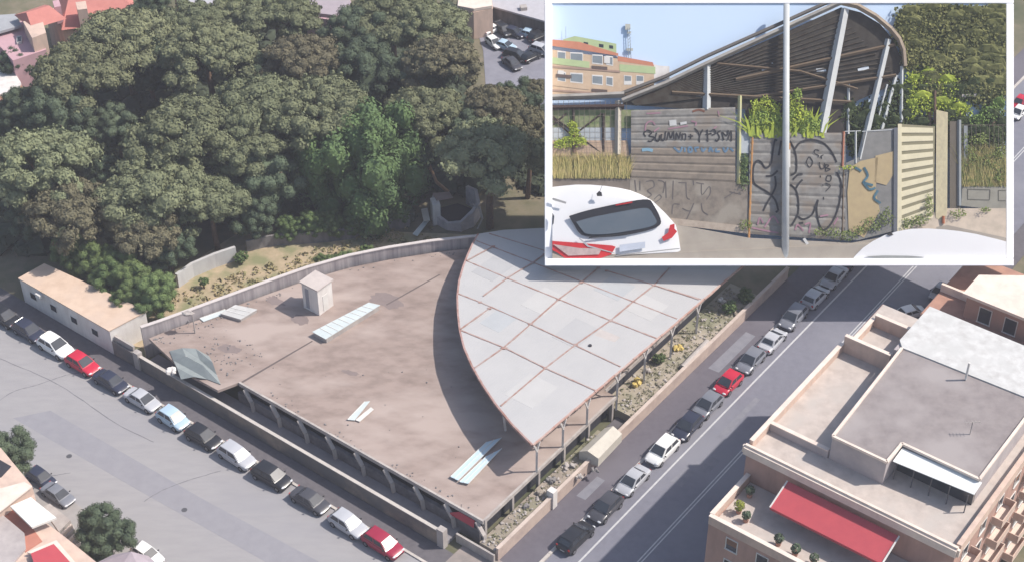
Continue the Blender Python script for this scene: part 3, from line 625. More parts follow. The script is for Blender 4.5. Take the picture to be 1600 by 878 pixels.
m_ = MB(); q = S(41.5, 27, 20); m_.tube([q, q + Vector((0, 0, 1.7))], .05, 6); m_.tube([q + Vector((-.8, 0, 1.6)), q + Vector((.8, 0, 1.7))], .04, 6)
for k in range(5): m_.tube([q + Vector((-.7 + k * .35, -.3, 1.62)), q + Vector((-.7 + k * .35, .3, 1.62))], .025, 5)
m_.build('aerial', conc, ap)
rg = random.Random(8)
for i, (s_, t_, r_, m2) in enumerate([(25.6, 9.6, .55, leaf_hedge), (26.8, 9.0, .45, leaf_dark), (25.3, 12.2, .5, leaf_dark), (31, 8.2, .5, leaf_dark), (33, 8.0, .5, leaf_dark), (35, 8.1, .45, leaf_dark), (37, 8.0, .5, leaf_dark), (39.2, 8.1, .5, leaf_dark)]):
    pl = thing('potted_plant', S(s_, t_, 13.0), ['yellowish potted bush in the corner of the lower terrace', 'small green potted bush beside the yellowish one', 'dark potted bush by the facade, left of the red awning', 'first dark potted bush below the red awning from the left', 'second dark potted bush below the red awning from the left', 'third dark potted bush below the red awning from the left', 'fourth dark potted bush below the red awning from the left', 'fifth dark potted bush below the red awning, furthest right'][i], 'plant', None if i == 0 else 'potted bushes on the lower terrace')
    m_ = MB(); m_.tube([S(s_, t_, 13.0), S(s_, t_, 13.5)], [.25, .33], 10); m_.build('pot', terracotta, pl)
    m_ = MB(); m_.leaves(S(s_, t_, 13.5 + r_), (r_, r_, r_), 180, .2, rg); m_.build('foliage', mat('yellow green leaves', (.22, .24, .04), .9) if i == 0 else m2, pl, fix=False)

# building behind it
bb = thing('apartment_block', S(36, 70, 0), 'brown salmon block with terracotta terrace behind the white coated roof', 'building')
m_ = MB(); m_.sbox(22.5, 56, 60, 75.5, 0, 5.0); m_.build('wing_wall', orange_w, bb)
m_ = MB(); m_.sbox(22.6, 55.9, 60.1, 75.4, 5.0, 5.1); m_.build('terrace_floor', terracotta, bb)
m_ = MB(); m_.sbox(22.5, 27.0, 65.6, 66.0, 5.1, 6.2); m_.build('parapet', cream_w, bb)
m_ = MB(); m_.sbox(29.5, 56, 60.1, 60.6, 5.1, 6.2); m_.build('parapet', mat('mauve grey parapet', (.36, .31, .32), .9), bb)
m_ = MB(); m_.prism([S(a, b, 8.6) for a, b in [(27, 62.6), (64, 62.6), (64, 94), (27, 67)]], 8.6); m_.build('wall', mat('brown plaster', (.40, .25, .20), .9, (.30, .19, .16), .4, .7), bb)
m_ = MB(); m_.prism([S(a, b, 9.0) for a, b in [(26.6, 62.0), (64, 62.0), (64, 94), (26.6, 66.6)]], .4); m_.build('cornice', cream_w, bb)
windows(bb, '-t', 62.6, 28, 58, 9, 5.4, 1, w_=1.5, h_=2.2)
windows(bb, '-t', 60, 24, 54, 7, 1.6, 1, sh=shut)

# bottom-left houses
bl = thing('terraced_house', S(-42, -42, 0), 'peach house with roof terraces, red floor and awning in the lower left corner', 'building')
def pxprism(nm, pts, z, h_, m, par): m_ = MB(); m_.prism([at(a, b, z) for a, b in pts], h_); return m_.build(nm, m, par)
pxprism('wall', [(-60, 720), (-30, 690), (0, 706), (52, 765), (52, 800), (110, 845), (160, 885), (200, 930), (-60, 930)], 12.0, 12.0, peach_w, bl)
pxprism('upper_wall', [(-60, 720), (-40, 672), (2, 700), (50, 758), (2, 795), (-60, 830)], 13.2, 1.2, peach_w, bl)
pxprism('stair_opening', [(-10, 712), (18, 728), (2, 745), (-20, 750)], 13.22, .03, MC['painted interior shade'], bl)
pxprism('roof_coping', [(-60, 742), (2, 762), (38, 752), (50, 759), (4, 795), (-60, 840)], 13.4, .18, cream_w, bl)
pxprism('white_slab', [(16, 790), (48, 776), (88, 808), (50, 823)], 13.3, .25, mat('white slab', (.78, .77, .72), .7), bl)
pxprism('red_terrace', [(-60, 800), (14, 788), (52, 826), (66, 845), (40, 862), (-10, 812), (-60, 850)], 12.06, .05, mat('red terrace tiles', (.45, .19, .14), .9), bl)
pxprism('grey_roof', [(-60, 812), (0, 800), (38, 832), (40, 856), (10, 890), (-60, 900)], 12.3, .3, mat('pale grey roof', (.42, .38, .37), .9, (.30, .27, .27), .7, .7), bl)
pxprism('awning', [(48, 864), (84, 849), (112, 880), (118, 905), (60, 900)], 12.7, .12, red_awn, bl)
pxprism('awning_edge', [(42, 862), (88, 843), (118, 878), (124, 910), (112, 905), (110, 882), (84, 850), (48, 864)], 12.55, .2, cream_w, bl)
b2_ = thing('terraced_house', at(200, 880, 6), 'lilac grey hipped roof with antennas at the bottom edge behind the round tree', 'building')
pxprism('wall', [(150, 880), (178, 868), (228, 868), (250, 890), (240, 940), (150, 940)], 8.5, 8.5, peach_w, b2_)
ap_ = at(205, 861, 10); q = [at(a, b, 8.6) for a, b in [(140, 884), (176, 866), (232, 868), (256, 890), (242, 940), (150, 940)]]
m_ = MB(); m_.add(q + [ap_], [(i, (i + 1) % 6, 6) for i in range(6)] + [tuple(range(5, -1, -1))]); m_.build('roof', mat('lilac roof', (.36, .31, .34), .85), b2_)
g2 = thing('front_garden_arch', at(92, 810, 3), 'pale curved stair and garden wall squeezed between house and round tree', 'stair')
for k in range(6): pxprism('step', [(66 + k * 8, 792 + k * 9), (78 + k * 9, 786 + k * 8), (110 + k * 3, 812 + k * 7), (92 + k * 4, 830 + k * 6)], 4.0 - k * .5, .5, cream_w if k % 2 else conc, g2)

# top-left villa
vi = thing('villa', at(60, 60, 0), 'pink villa with red tiled hipped roofs at the upper left', 'building')
def pxhip(nm, pts, z, rise, m, par, shrink=.12):
    q = [at(a, b, z) for a, b in pts]; c_ = sum(q, Vector()) / len(q); r0 = (q[0] + q[3]) / 2; r1 = (q[1] + q[2]) / 2
    r0, r1 = r0.lerp(c_, .3) + Vector((0, 0, rise)), r1.lerp(c_, .3) + Vector((0, 0, rise))
    m_ = MB(); m_.add(q + [r0, r1], [(0, 1, 5, 4), (1, 2, 5), (2, 3, 4, 5), (3, 0, 4), (3, 2, 1, 0)]); return m_.build(nm, m, par)
pxprism('wall', [(-30, 40), (60, 30), (72, 78), (20, 95)], 7.0, 7.2, pinkwall, vi)
pxprism('tower_wall', [(36, 34), (66, 30), (72, 52), (50, 60)], 9.5, 9.5, peach_w, vi)
pxhip('roof', [(22, 24), (70, 8), (104, 30), (50, 46)], 9.2, 1.4, pinkroof, vi)
pxprism('side_wall', [(70, 14), (150, 8), (216, 30), (98, 46)], 6.6, 6.6, peach_w, vi)
pxhip('roof', [(88, -14), (200, -14), (222, 30), (96, 48)], 6.8, 1.9, pinkroof, vi)
pxprism('chimney', [(118, 4), (134, 2), (136, 14), (121, 16)], 10.0, 3, peach_w, vi)
pxprism('chimney', [(82, 2), (92, 0), (95, 10), (85, 12)], 10.0, 3, pinkwall, vi)
pxprism('porch_roof', [(186, 24), (216, 20), (218, 32), (190, 34)], 6.9, .3, white_m, vi)
pxprism('grey_roof', [(-30, 26), (24, 22), (34, 40), (-30, 58)], 8.0, .4, mat('grey villa roof', (.35, .36, .38), .8), vi)
for (a, b, z) in [(30, 62, 5), (42, 84, 3.4), (28, 80, 4)]: o_ = pxprism('window', [(a - 4, b - 5), (a + 4, b - 6), (a + 4, b + 3), (a - 4, b + 5)], z + 2.4, .4, frame_w, vi); pxprism('pane', [(a - 3, b - 4), (a + 3, b - 5), (a + 3, b + 2), (a - 3, b + 4)], z + 2.45, .1, glass, o_)
hut = thing('round_hut', at(5, 130, 0), 'small hut with whitish roof and orange eaves at the left edge', 'hut')
pxprism('wall', [(-30, 130), (-10, 112), (18, 116), (30, 134), (24, 152), (-30, 156)], 3.6, 3.6, peach_w, hut)
pxprism('eaves', [(-34, 131), (-10, 112), (22, 116), (35, 136), (29, 155), (-34, 158)], 3.9, .25, mat('orange eaves', (.55, .3, .2), .9), hut)
pxprism('roof', [(-34, 126), (-10, 108), (22, 112), (33, 130), (26, 146), (-34, 150)], 4.25, .3, white_m, hut)

# top: grey hall, purple house, tan house
hall = thing('industrial_hall', at(800, 10, 0), 'long grey flat roofed hall above the car park at the top', 'building')
pxprism('wall', [(770, -30), (900, -20), (900, 44), (850, 31), (770, 9)], 2.8, 2.8, conc_dark, hall)
pxprism('roof', [(765, -34), (905, -24), (905, 46), (850, 33), (768, 10)], 3.1, .3, mat('hall roof', (.44, .43, .46), .8), hall)
pxprism('roof_vent', [(812, 8), (822, 7), (824, 12), (814, 13)], 3.7, .6, conc, hall)
for nm, lab, pts, z, wm, rm in [('row_house', 'pinkish grey house partly hidden by trees at the top', [(470, -20), (540, -20), (552, 14), (520, 32), (478, 26)], 5, pinkwall, MC['lilac roof']),
                                ('row_house', 'cream house beside the grey hall at the top', [(716, -10), (768, -10), (770, 14), (740, 20), (714, 14)], 5, peach_w, cream_w),
                                ('row_house', 'grey roofed house with red corner at the top left of the wood', [(270, -20), (345, -20), (350, 8), (310, 14), (276, 8)], 5, MC['orange eaves'], MC['hall roof'])]:
    h_ = thing(nm, at(pts[3][0], pts[3][1], 0), lab, 'building')
    pxprism('wall', pts, z, z, wm, h_); cx = sum(p[0] for p in pts) / 5; cy = sum(p[1] for p in pts) / 5
    pxprism('roof', [(cx + (a - cx) * .96, cy + (b - cy) * .8 - 3) for a, b in pts], z + .6, .5, rm, h_)
    for k in range(3): 
        a = pts[4][0] + (pts[3][0] - pts[4][0]) * (k + .5) / 3; b = pts[4][1] + (pts[3][1] - pts[4][1]) * (k + .5) / 3
        o_ = pxprism('window', [(a - 3, b), (a + 3, b), (a + 3, b + 2), (a - 3, b + 2)], z - 1.2, 1.4, frame_w, h_)
m_ = MB(); m_.prism([at(a, b, .004) for a, b in [(740, 30), (900, 30), (900, 175), (760, 150), (755, 80)]], .05)
struct('car_park', m_, mat('car park asphalt', (.24, .24, .28), .9, (.17, .17, .2), .3, .8))
# ruined shed behind canopy
rs = thing('ruined_enclosure', at(710, 345, 0), 'ruined round grey concrete enclosure with broken wall behind the canopy', 'ruin')
rw = [(680, 318), (676, 332), (684, 346), (700, 355), (720, 357), (738, 350), (748, 336), (744, 322), (730, 314)]
MB().ribbonwall([at(a, b + 4, 0) for a, b in rw], .5, 0, [2.0, 2.6, 1.5, 1.2, 1.6, 2.6, 2.6, 3.2, 3.0]).build('round_wall', mat('mauve grey concrete', (.50, .46, .47), .9, (.34, .31, .33), .9, .8), rs)
pxprism('floor', [(684, 326), (690, 350), (715, 356), (738, 348), (742, 328), (715, 318)], .25, .25, MC['painted interior shade'], rs)
pxprism('white_pillar', [(672, 310), (684, 308), (688, 320), (676, 322)], 3.4, 3.4, white_m, rs)
pxprism('roof_piece', [(676, 302), (702, 300), (708, 309), (682, 313)], 3.6, .15, mat('brown slab', (.3, .22, .2), .9), rs)
m_ = MB(); m_.tube([at(735, 318, 2.4), at(750, 326, 2.6), at(754, 342, 2), at(746, 358, .6)], [.16, .14, .14, .1], 7); m_.build('bent_beam', conc, rs)
board([(645, 366), (664, 344), (670, 346), (652, 369)], 0, .7, translucent, 'pale sheet leaning on the ground left of the ruined enclosure', 'sheet')
board([(658, 328), (668, 326), (672, 345), (662, 346)], 0, 1.4, MC['cream canvas'], 'cream upright board beside the ruined enclosure', 'board', name='upright_board')

# ------------------------------------------------------------------ cars
def car_proto(kind):
    L_, wd, hh = {'hatch': (4.0, 1.76, 1.5), 'sedan': (4.5, 1.8, 1.45), 'suv': (4.5, 1.88, 1.68), 'mini': (3.5, 1.66, 1.52)}[kind]
    hb = {'hatch': .93, 'sedan': .92, 'suv': 1.06, 'mini': .95}[kind]
    root = thing('parked_car', (0, 0, 0)); X0 = -L_ / 2; X1 = L_ / 2
    rear_low = kind == 'sedan'
    st_ = [(X0, .78, .42, hb - .16), (X0 + .1, .93, .30, hb - .04), (X0 + .45, .99, .24, hb), (X0 + 1.2, 1, .2, hb + .01), (0, 1, .2, hb), (X1 - 1.25, 1, .2, hb - .02), (X1 - .6, .98, .22, hb - .12), (X1 - .2, .9, .28, hb - .24), (X1, .7, .38, hb - .38)]
    m_ = MB(); rings = []
    prof = [(0, 0), (.8, 0), (.96, .12), (1, .35), (1, .6), (.97, .85), (.86, .97), (.6, 1.0), (0, 1.015)]
    prof = prof + [(-a, b) for a, b in prof[-2:0:-1]]
    for (x, wf, z0, z1) in st_: rings.append([Vector((x, a * wd / 2 * wf, z0 + (z1 - z0) * b)) for a, b in prof])
    n = len(prof); vv = [p for r_ in rings for p in r_]; ff = []
    for i in range(len(rings) - 1):
        for j in range(n): ff.append((i * n + j, i * n + (j + 1) % n, (i + 1) * n + (j + 1) % n, (i + 1) * n + j))
    ff += [tuple(range(n))[::-1], tuple((len(rings) - 1) * n + j for j in range(n))]
    m_.add(vv, ff)
    xb0, xb1 = (X0 + (.75 if rear_low else .12)), X1 - (1.0 if kind != 'mini' else .7)
    xt0, xt1 = (X0 + (1.35 if rear_low else .62)), X1 - (1.9 if kind != 'mini' else 1.5)
    wb, wt = wd / 2 * .93, wd / 2 * .74; zt = hh; zb = hb - .03
    xm = (xt0 + xt1) / 2
    m_.add([(xb0, -wb, zb), (xb1, -wb, zb), (xb1, wb, zb), (xb0, wb, zb),
            (xt0, -wt, zt - .05), (xm, -wt - .01, zt - .02), (xt1, -wt, zt - .05), (xt1, wt, zt - .05), (xm, wt + .01, zt - .02), (xt0, wt, zt - .05),
            (xt0 + .08, 0, zt - .01), (xm, 0, zt + .03), (xt1 - .06, 0, zt - .01), (xb1 + .08, 0, zb), (xb0 - .05, 0, zb)],
           [(0, 1, 6, 5, 4), (2, 3, 9, 8, 7), (1, 13, 12, 6), (13, 2, 7, 12), (3, 14, 10, 9), (14, 0, 4, 10), (4, 5, 11, 10), (5, 6, 12, 11), (7, 8, 11, 12), (8, 9, 10, 11), (0, 14, 3, 2, 13, 1)])
    body = m_.build('body', MC['car paint dummy'], root, smooth=False); 
    body.material_slots[0].link = 'OBJECT'; body.material_slots[0].material = MC['car paint dummy']
    for p in body.data.polygons: p.use_smooth = True
    try: body.data.set_sharp_from_angle(angle=R(34))
    except Exception: pass
    def panel(nm, a, b, c, d, m, i0=.08, i1=.92, j0=.12, j1=.9, off=.012):  # a,b bottom edge; d,c top edge
        a, b, c, d = map(Vector, (a, b, c, d)); nn = (b - a).cross(d - a).normalized()
        f = lambda u, v: a.lerp(b, u).lerp(d.lerp(c, u), v)
        q = [f(i0, j0) + nn * off, f(i1, j0) + nn * off, f(i1, j1) + nn * off, f(i0, j1) + nn * off]
        mm = MB(); mm.prism(q, nn * -.03); return mm.build(nm, m, root)
    panel('windscreen', (xb1 + .02, -wb, zb), (xb1 + .02, wb, zb), (xt1, wt, zt - .03), (xt1, -wt, zt - .03), glass, .06, .94, .08, .92, .05)
    panel('rear_window', (xb0 - .01, wb, zb), (xb0 - .01, -wb, zb), (xt0, -wt, zt - .03), (xt0, wt, zt - .03), glass, .1, .9, .25, .9, .045)
    for s_ in (-1, 1):
        a, b, c, d = (xb0 + .12, s_ * wb, zb), (xb1 - .1, s_ * wb, zb), (xt1 - .02, s_ * (wt), zt - .05), (xt0 + .05, s_ * wt, zt - .05)
        if s_ > 0: a, b, c, d = b, a, d, c
        panel('side_window', a, b, c, d, glass, .05, .47, .2, .86, .02); panel('side_window', a, b, c, d, glass, .53, .95, .2, .86, .02)
        for x in (X0 + .75, X1 - .78):
            mm = MB(); mm.tube([(x, s_ * (wd / 2 - .2), .32), (x, s_ * (wd / 2 + .015), .32)], .32, 16); wh = mm.build('wheel', tyre_m, root)
            mm = MB(); mm.tube([(x, s_ * (wd / 2 - .05), .32), (x, s_ * (wd / 2 + .03), .32)], .2, 12); mm.build('rim', rim_m, wh)
        mm = MB(); mm.ball((xb1 - .28, s_ * (wd / 2 + .06), hb + .06), (.09, .12, .08), random.Random(1), .0, (5, 8)); mm.build('mirror', trim, root)
        mm = MB(); mm.ball((X1 - .17, s_ * wd / 2 * .66, hb - .34), (.17, .22, .09), random.Random(1), 0, (5, 8)); mm.build('headlight', lampclear, root)
        mm = MB(); mm.ball((X0 + .07, s_ * wd / 2 * .76, hb - .15), (.07, .15, .14), random.Random(1), 0, (5, 8)); mm.build('tail_light', lampred, root)
    mm = MB(); mm.box(X1 - .06, X1 + .012, -.5, .5, .42, .55); mm.build('grille', trim, root)
    mm = MB(); mm.box(X0 - .015, X0 + .05, -.26, .26, .5, .61); mm.build('number_plate', frame_w, root)
    return root
mat('car paint dummy', (.5, .5, .5), .3)
paints = {k: mat('car paint ' + k, c, .28, tuple(x * .93 for x in c), 1, .4, spec=.5) for k, c in dict(black=(.02, .021, .026), navy=(.03, .035, .06), dark_grey=(.06, .06, .07), silver=(.42, .43, .46), grey=(.18, .19, .22), white=(.75, .75, .74), red=(.50, .02, .05), dark_red=(.30, .02, .05), pale_blue=(.38, .50, .60), cream=(.6, .6, .55)).items()}
protos = {k: car_proto(k) for k in ('hatch', 'sedan', 'suv', 'mini')}
used = set()
def car(kind, paint_, pos, rot, label, group, sc_=1.0):
    if kind in used: o = copy_tree(protos[kind])
    else: o = protos[kind]; used.add(kind)
    o.location = (pos.x, pos.y, pos.z + .006); o.rotation_euler = (0, 0, rot); o.scale = (sc_,) * 3
    for c_ in o.children:
        if c_.name.startswith('body'): c_.material_slots[0].link = 'OBJECT'; c_.material_slots[0].material = paints[paint_]
    o.scale = (sc_ * {'hatch': 1.2, 'mini': 1.25, 'sedan': 1.12, 'suv': 1.12}[kind],) * 3 if group and 'kerb' in group else (sc_,) * 3
    tag(o, label, 'car', group); return o
GL = 'cars parked along the left street kerb'; GR = 'cars parked along the right street kerb'
LEFT = [(-73.2, 'suv', 'black', 'black car at the far left edge of the left street row'),
        (-68.3, 'hatch', 'navy', 'dark car between the leftmost black car and the white car'),
        (-57.9, 'hatch', 'red', 'small bright red car behind the white one on the left street'),
        (-52.6, 'sedan', 'navy', 'dark navy saloon just ahead of the small red car'),
        (-47.0, 'sedan', 'silver', 'silver saloon between the navy saloon and the pale blue car'),
        (-41.5, 'mini', 'pale_blue', 'small pale blue car in the left street row'),
        (-36.3, 'hatch', 'black', 'black hatchback just ahead of the small pale blue car'),
        (-30.9, 'suv', 'silver', 'silver estate with a whitish roof, between two black cars'),
        (-25.3, 'suv', 'black', 'black off-roader ahead of the silver estate'),
        (-19.2, 'sedan', 'dark_grey', 'dark saloon behind the silver car near the street corner'),
        (-13.3, 'hatch', 'silver', 'silver hatchback right behind the crimson car'),
        (-8.3, 'suv', 'dark_red', 'crimson car at the corner end of the left street row')]
rg = random.Random(11)
for s_, k, p_, lab in LEFT: car(k, p_, S(s_, -7.35 + rg.uniform(-.1, .1), 0), ANG + R(rg.uniform(-2, 2)), lab, GL, 1.0)
# pale car with open bonnet and boot
wc = car('hatch', 'white', S(-63.2, -7.2, 0), ANG, 'white car on the left street, directly left of the small red car', GL, 1.08)
RIGHT = [(6.4, 'suv', 'black', 'black car at the corner end of the right street row'), (12.0, 'hatch', 'dark_grey', 'dark grey hatchback second from the corner on the right street'),
         (17.5, 'sedan', 'silver', 'silver saloon third from the corner on the right street'), (23.6, 'suv', 'white', 'white estate in the right street row below two dark cars'),
         (28.9, 'hatch', 'navy', 'navy hatchback above the white estate'), (33.5, 'hatch', 'grey', 'grey hatchback just below the bright red car'),
         (38.5, 'mini', 'red', 'bright red small car in the right street row'), (43.8, 'hatch', 'grey', 'blue grey hatchback just above the bright red car'),
         (49.0, 'sedan', 'silver', 'silver saloon two places above the red car'), (54.6, 'suv', 'grey', 'grey off-roader between silver cars on the right street'),
         (60.1, 'hatch', 'silver', 'silver hatchback second below the white framed picture board'), (65.4, 'sedan', 'silver', 'silver saloon nearest below the white framed picture board'),
         (70.2, 'hatch', 'navy', 'dark blue car peeking out under the picture board')]
for t_, k, p_, lab in RIGHT: car(k, p_, S(8.0 + rg.uniform(-.1, .15), t_, 0), ANG - R(90) + R(rg.uniform(-2, 2)) + (math.pi if rg.random() < .2 else 0), lab, GR, 1.0)
car('hatch', 'white', S(19.6, 65.0, 0), ANG + R(60), 'white car parked across the pavement beside the salmon block', None)
car('mini', 'silver', S(20.6, 71.0, 0), ANG - R(90), 'small silver car half hidden behind the terracotta terrace', None)
car('hatch', 'navy', at(66, 752, 0), ANG, 'dark blue car under the trees in the lower left', None)
car('sedan', 'grey', at(92, 778, 0), ANG, 'grey saloon beside the round tree in the lower left', None)
car('hatch', 'white', at(232, 872, 0), ANG, 'white car at the bottom edge right of the round tree', None)
car('mini', 'red', at(1592, 166, 0), ANG - R(90), 'red car at the right edge beside the picture board', None)
car('mini', 'white', at(1590, 182, 0), ANG - R(90), 'white car at the right edge just below the red car', None)
PK = [(758, 46, 'navy'), (770, 50, 'white'), (786, 52, 'black'), (804, 56, 'navy'), (826, 58, 'pale_blue'), (842, 62, 'black'), (772, 72, 'white'), (788, 76, 'pale_blue'), (806, 92, 'black'), (830, 94, 'black'), (800, 104, 'dark_grey'), (846, 84, 'silver')]
for i, (a, b, p_) in enumerate(PK): car(['hatch', 'sedan', 'suv'][i % 3], p_, at(a, b, 0), ANG + R([10, 80, -20, 5][i % 4]), 'car park car, ' + ['leftmost by the trees', 'small white one at the top left', 'black one below the hall wall', 'navy one under the hall wall', 'pale blue one under the hall wall', 'black one touching the picture board', 'white one by the tree crown', 'turquoise pale one in the middle', 'long black one in the lower row', 'black one in the lower row beside the board', 'dark grey one lowest of all', 'silver one at the board edge'][i], 'cars in the far car park', .95)

# ------------------------------------------------------------------ trees
def crown_pine(seed, Rr, m):
    rg = random.Random(seed); mb = MB(); pts = []
    nc = 46; tries = 0
    while len(pts) < nc and tries < 4000:
        tries += 1
        a = rg.uniform(0, 6.283); r = math.sqrt(rg.random()) * Rr * .9
        wob = 1 + .16 * math.sin(3 * a + seed) + .1 * math.sin(5 * a + seed * 2); r *= wob
        x, y = r * math.cos(a), r * math.sin(a); e = min(1, r / (Rr * 1.0))
        z = math.sqrt(max(0, 1 - e * e * .92)) * Rr * .52 + rg.uniform(-.35, .35)
        if rg.random() < .25: z -= Rr * rg.uniform(.12, .3)
        if all((x - p[0]) ** 2 + (y - p[1]) ** 2 + (z - p[2]) ** 2 > (Rr * .19) ** 2 for p in pts): pts.append((x, y, z))
    for p in pts:
        cr = Rr * rg.uniform(.15, .235); rr = (cr * rg.uniform(.9, 1.25), cr * rg.uniform(.9, 1.25), cr * .62)
        mb.ball(p, (rr[0] * .86, rr[1] * .86, rr[2] * .8), rg, .12)
        mb.leaves(p, rr, int(300 * (cr / (Rr * .2)) ** 2), Rr * .036, rg, up=.5)
        for _ in range(5):   # stray tufts that break the outline
            d = Vector((rg.gauss(0, 1), rg.gauss(0, 1), rg.gauss(.2, .6))).normalized(); mb.leaves(Vector(p) + Vector((d.x * rr[0], d.y * rr[1], d.z * rr[2])) * 1.12, (cr * .25,) * 3, 10, Rr * .05, rg)
    return mb.data('crown', m, fix=False)
def crown_round(seed, Rr, m, hf=.9, droop=False):
    rg = random.Random(seed); mb = MB(); pts = []; tries = 0
    while len(pts) < 52 and tries < 5000:
        tries += 1
        d = Vector((rg.gauss(0, 1), rg.gauss(0, 1), rg.gauss(.25, 1))).normalized(); q = rg.uniform(.6, .95)
        wob = 1 + .15 * math.sin(2.3 * math.atan2(d.y, d.x) + seed)
        p = (d.x * Rr * q * wob, d.y * Rr * q * wob, d.z * Rr * hf * q)
        if all(sum((a - b) ** 2 for a, b in zip(p, k)) > (Rr * .24) ** 2 for k in pts): pts.append(p)
    mb.ball((0, 0, 0), (Rr * .55, Rr * .55, Rr * hf * .6), rg, .2)
    for p in pts:
        cr = Rr * rg.uniform(.17, .27); rr = (cr, cr, cr * (1.35 if droop else .85))
        pp = (p[0], p[1], p[2] - (cr * .6 if droop else 0))
        mb.ball(pp, tuple(x * .75 for x in rr), rg, .15)
        mb.leaves(pp, rr, 420 if droop else 300, Rr * .036, rg, up=.25)
        if droop:
            for _ in range(7): mb.leaves(Vector(pp) + Vector((rg.uniform(-cr, cr), rg.uniform(-cr, cr), rg.uniform(-1.6, -.3) * cr)), (cr * .2, cr * .2, cr * .6), 22, Rr * .035, rg)
    return mb.data('crown', m, fix=False)
KINDS = {'pine': [crown_pine(i, 5.5, leaf_pine) for i in (1, 2, 3, 4)], 'brown': [crown_pine(i, 5.5, leaf_brown) for i in (7, 8)],
         'dark': [crown_round(i, 4.5, leaf_dark) for i in (1, 2, 3)], 'vine': [crown_round(9, 5, leaf_vine, 1.1, True)], 'hedge': [crown_round(i, 2, leaf_hedge, .9) for i in (20, 21, 22)],
         'bush': [crown_round(i, 1.2, leaf_hedge, .8) for i in (30, 31)]}
BASE = {'pine': 5.5, 'brown': 5.5, 'dark': 4.5, 'vine': 5, 'hedge': 2, 'bush': 1.2}
cnt = {}
def trunk(base, top, r, seed, n=5):
    rg = random.Random(seed); m_ = MB(); mid = base.lerp(top, .5) + Vector((rg.uniform(-.3, .3), rg.uniform(-.3, .3), 0))
    m_.tube([base, mid, top], [r * 1.25, r, r * .75], 9)
    for k in range(n):
        a = k * 2 * math.pi / n + rg.uniform(-.4, .4); st_ = mid.lerp(top, rg.uniform(.5, 1)); L_ = r * rg.uniform(7, 11)
        m_.tube([st_, st_ + Vector((math.cos(a) * L_ * .5, math.sin(a) * L_ * .5, L_ * .35)), st_ + Vector((math.cos(a) * L_, math.sin(a) * L_, L_ * .55))], [r * .5, r * .35, r * .15], 6)
    return m_
def tree(kind, px, py, rpx, zc_, label, cat='tree', group=None, fz=1.0, lean=(0, 0)):
    c_ = at(px, py, zc_); Rm = rpx / (F / (Vector((0, c_.y, c_.z - H)).length * .995)) 
    k = cnt.get(kind, 0); cnt[kind] = k + 1; me = KINDS[kind][k % len(KINDS[kind])]
    t_ = thing({'pine': 'pine_tree', 'brown': 'pine_tree', 'dark': 'leafy_tree', 'vine': 'vine_covered_tree', 'hedge': 'bush', 'bush': 'shrub'}[kind], (c_.x - lean[0], c_.y - lean[1], 0), label, cat, group)
    o = bpy.data.objects.new('crown', me); C.objects.link(o); o.parent = t_
    s_ = Rm / BASE[kind]; off = {'pine': .25, 'brown': .25}.get(kind, 0) * Rm
    o.location = (lean[0], lean[1], zc_ - off); o.scale = (s_, s_, s_ * fz); o.rotation_euler = (0, 0, (k * 2.4 + px) % 6.28)
    tr = trunk(Vector(t_.location), Vector((c_.x, c_.y, zc_ - off + (.1 if kind in ('pine', 'brown') else -.1) * Rm)), max(.08, Rm * .065), int(px + py), 5)
    tr.build('trunk', bark, t_, smooth=True)
    return t_
GW = 'trees of the wood behind the deck'
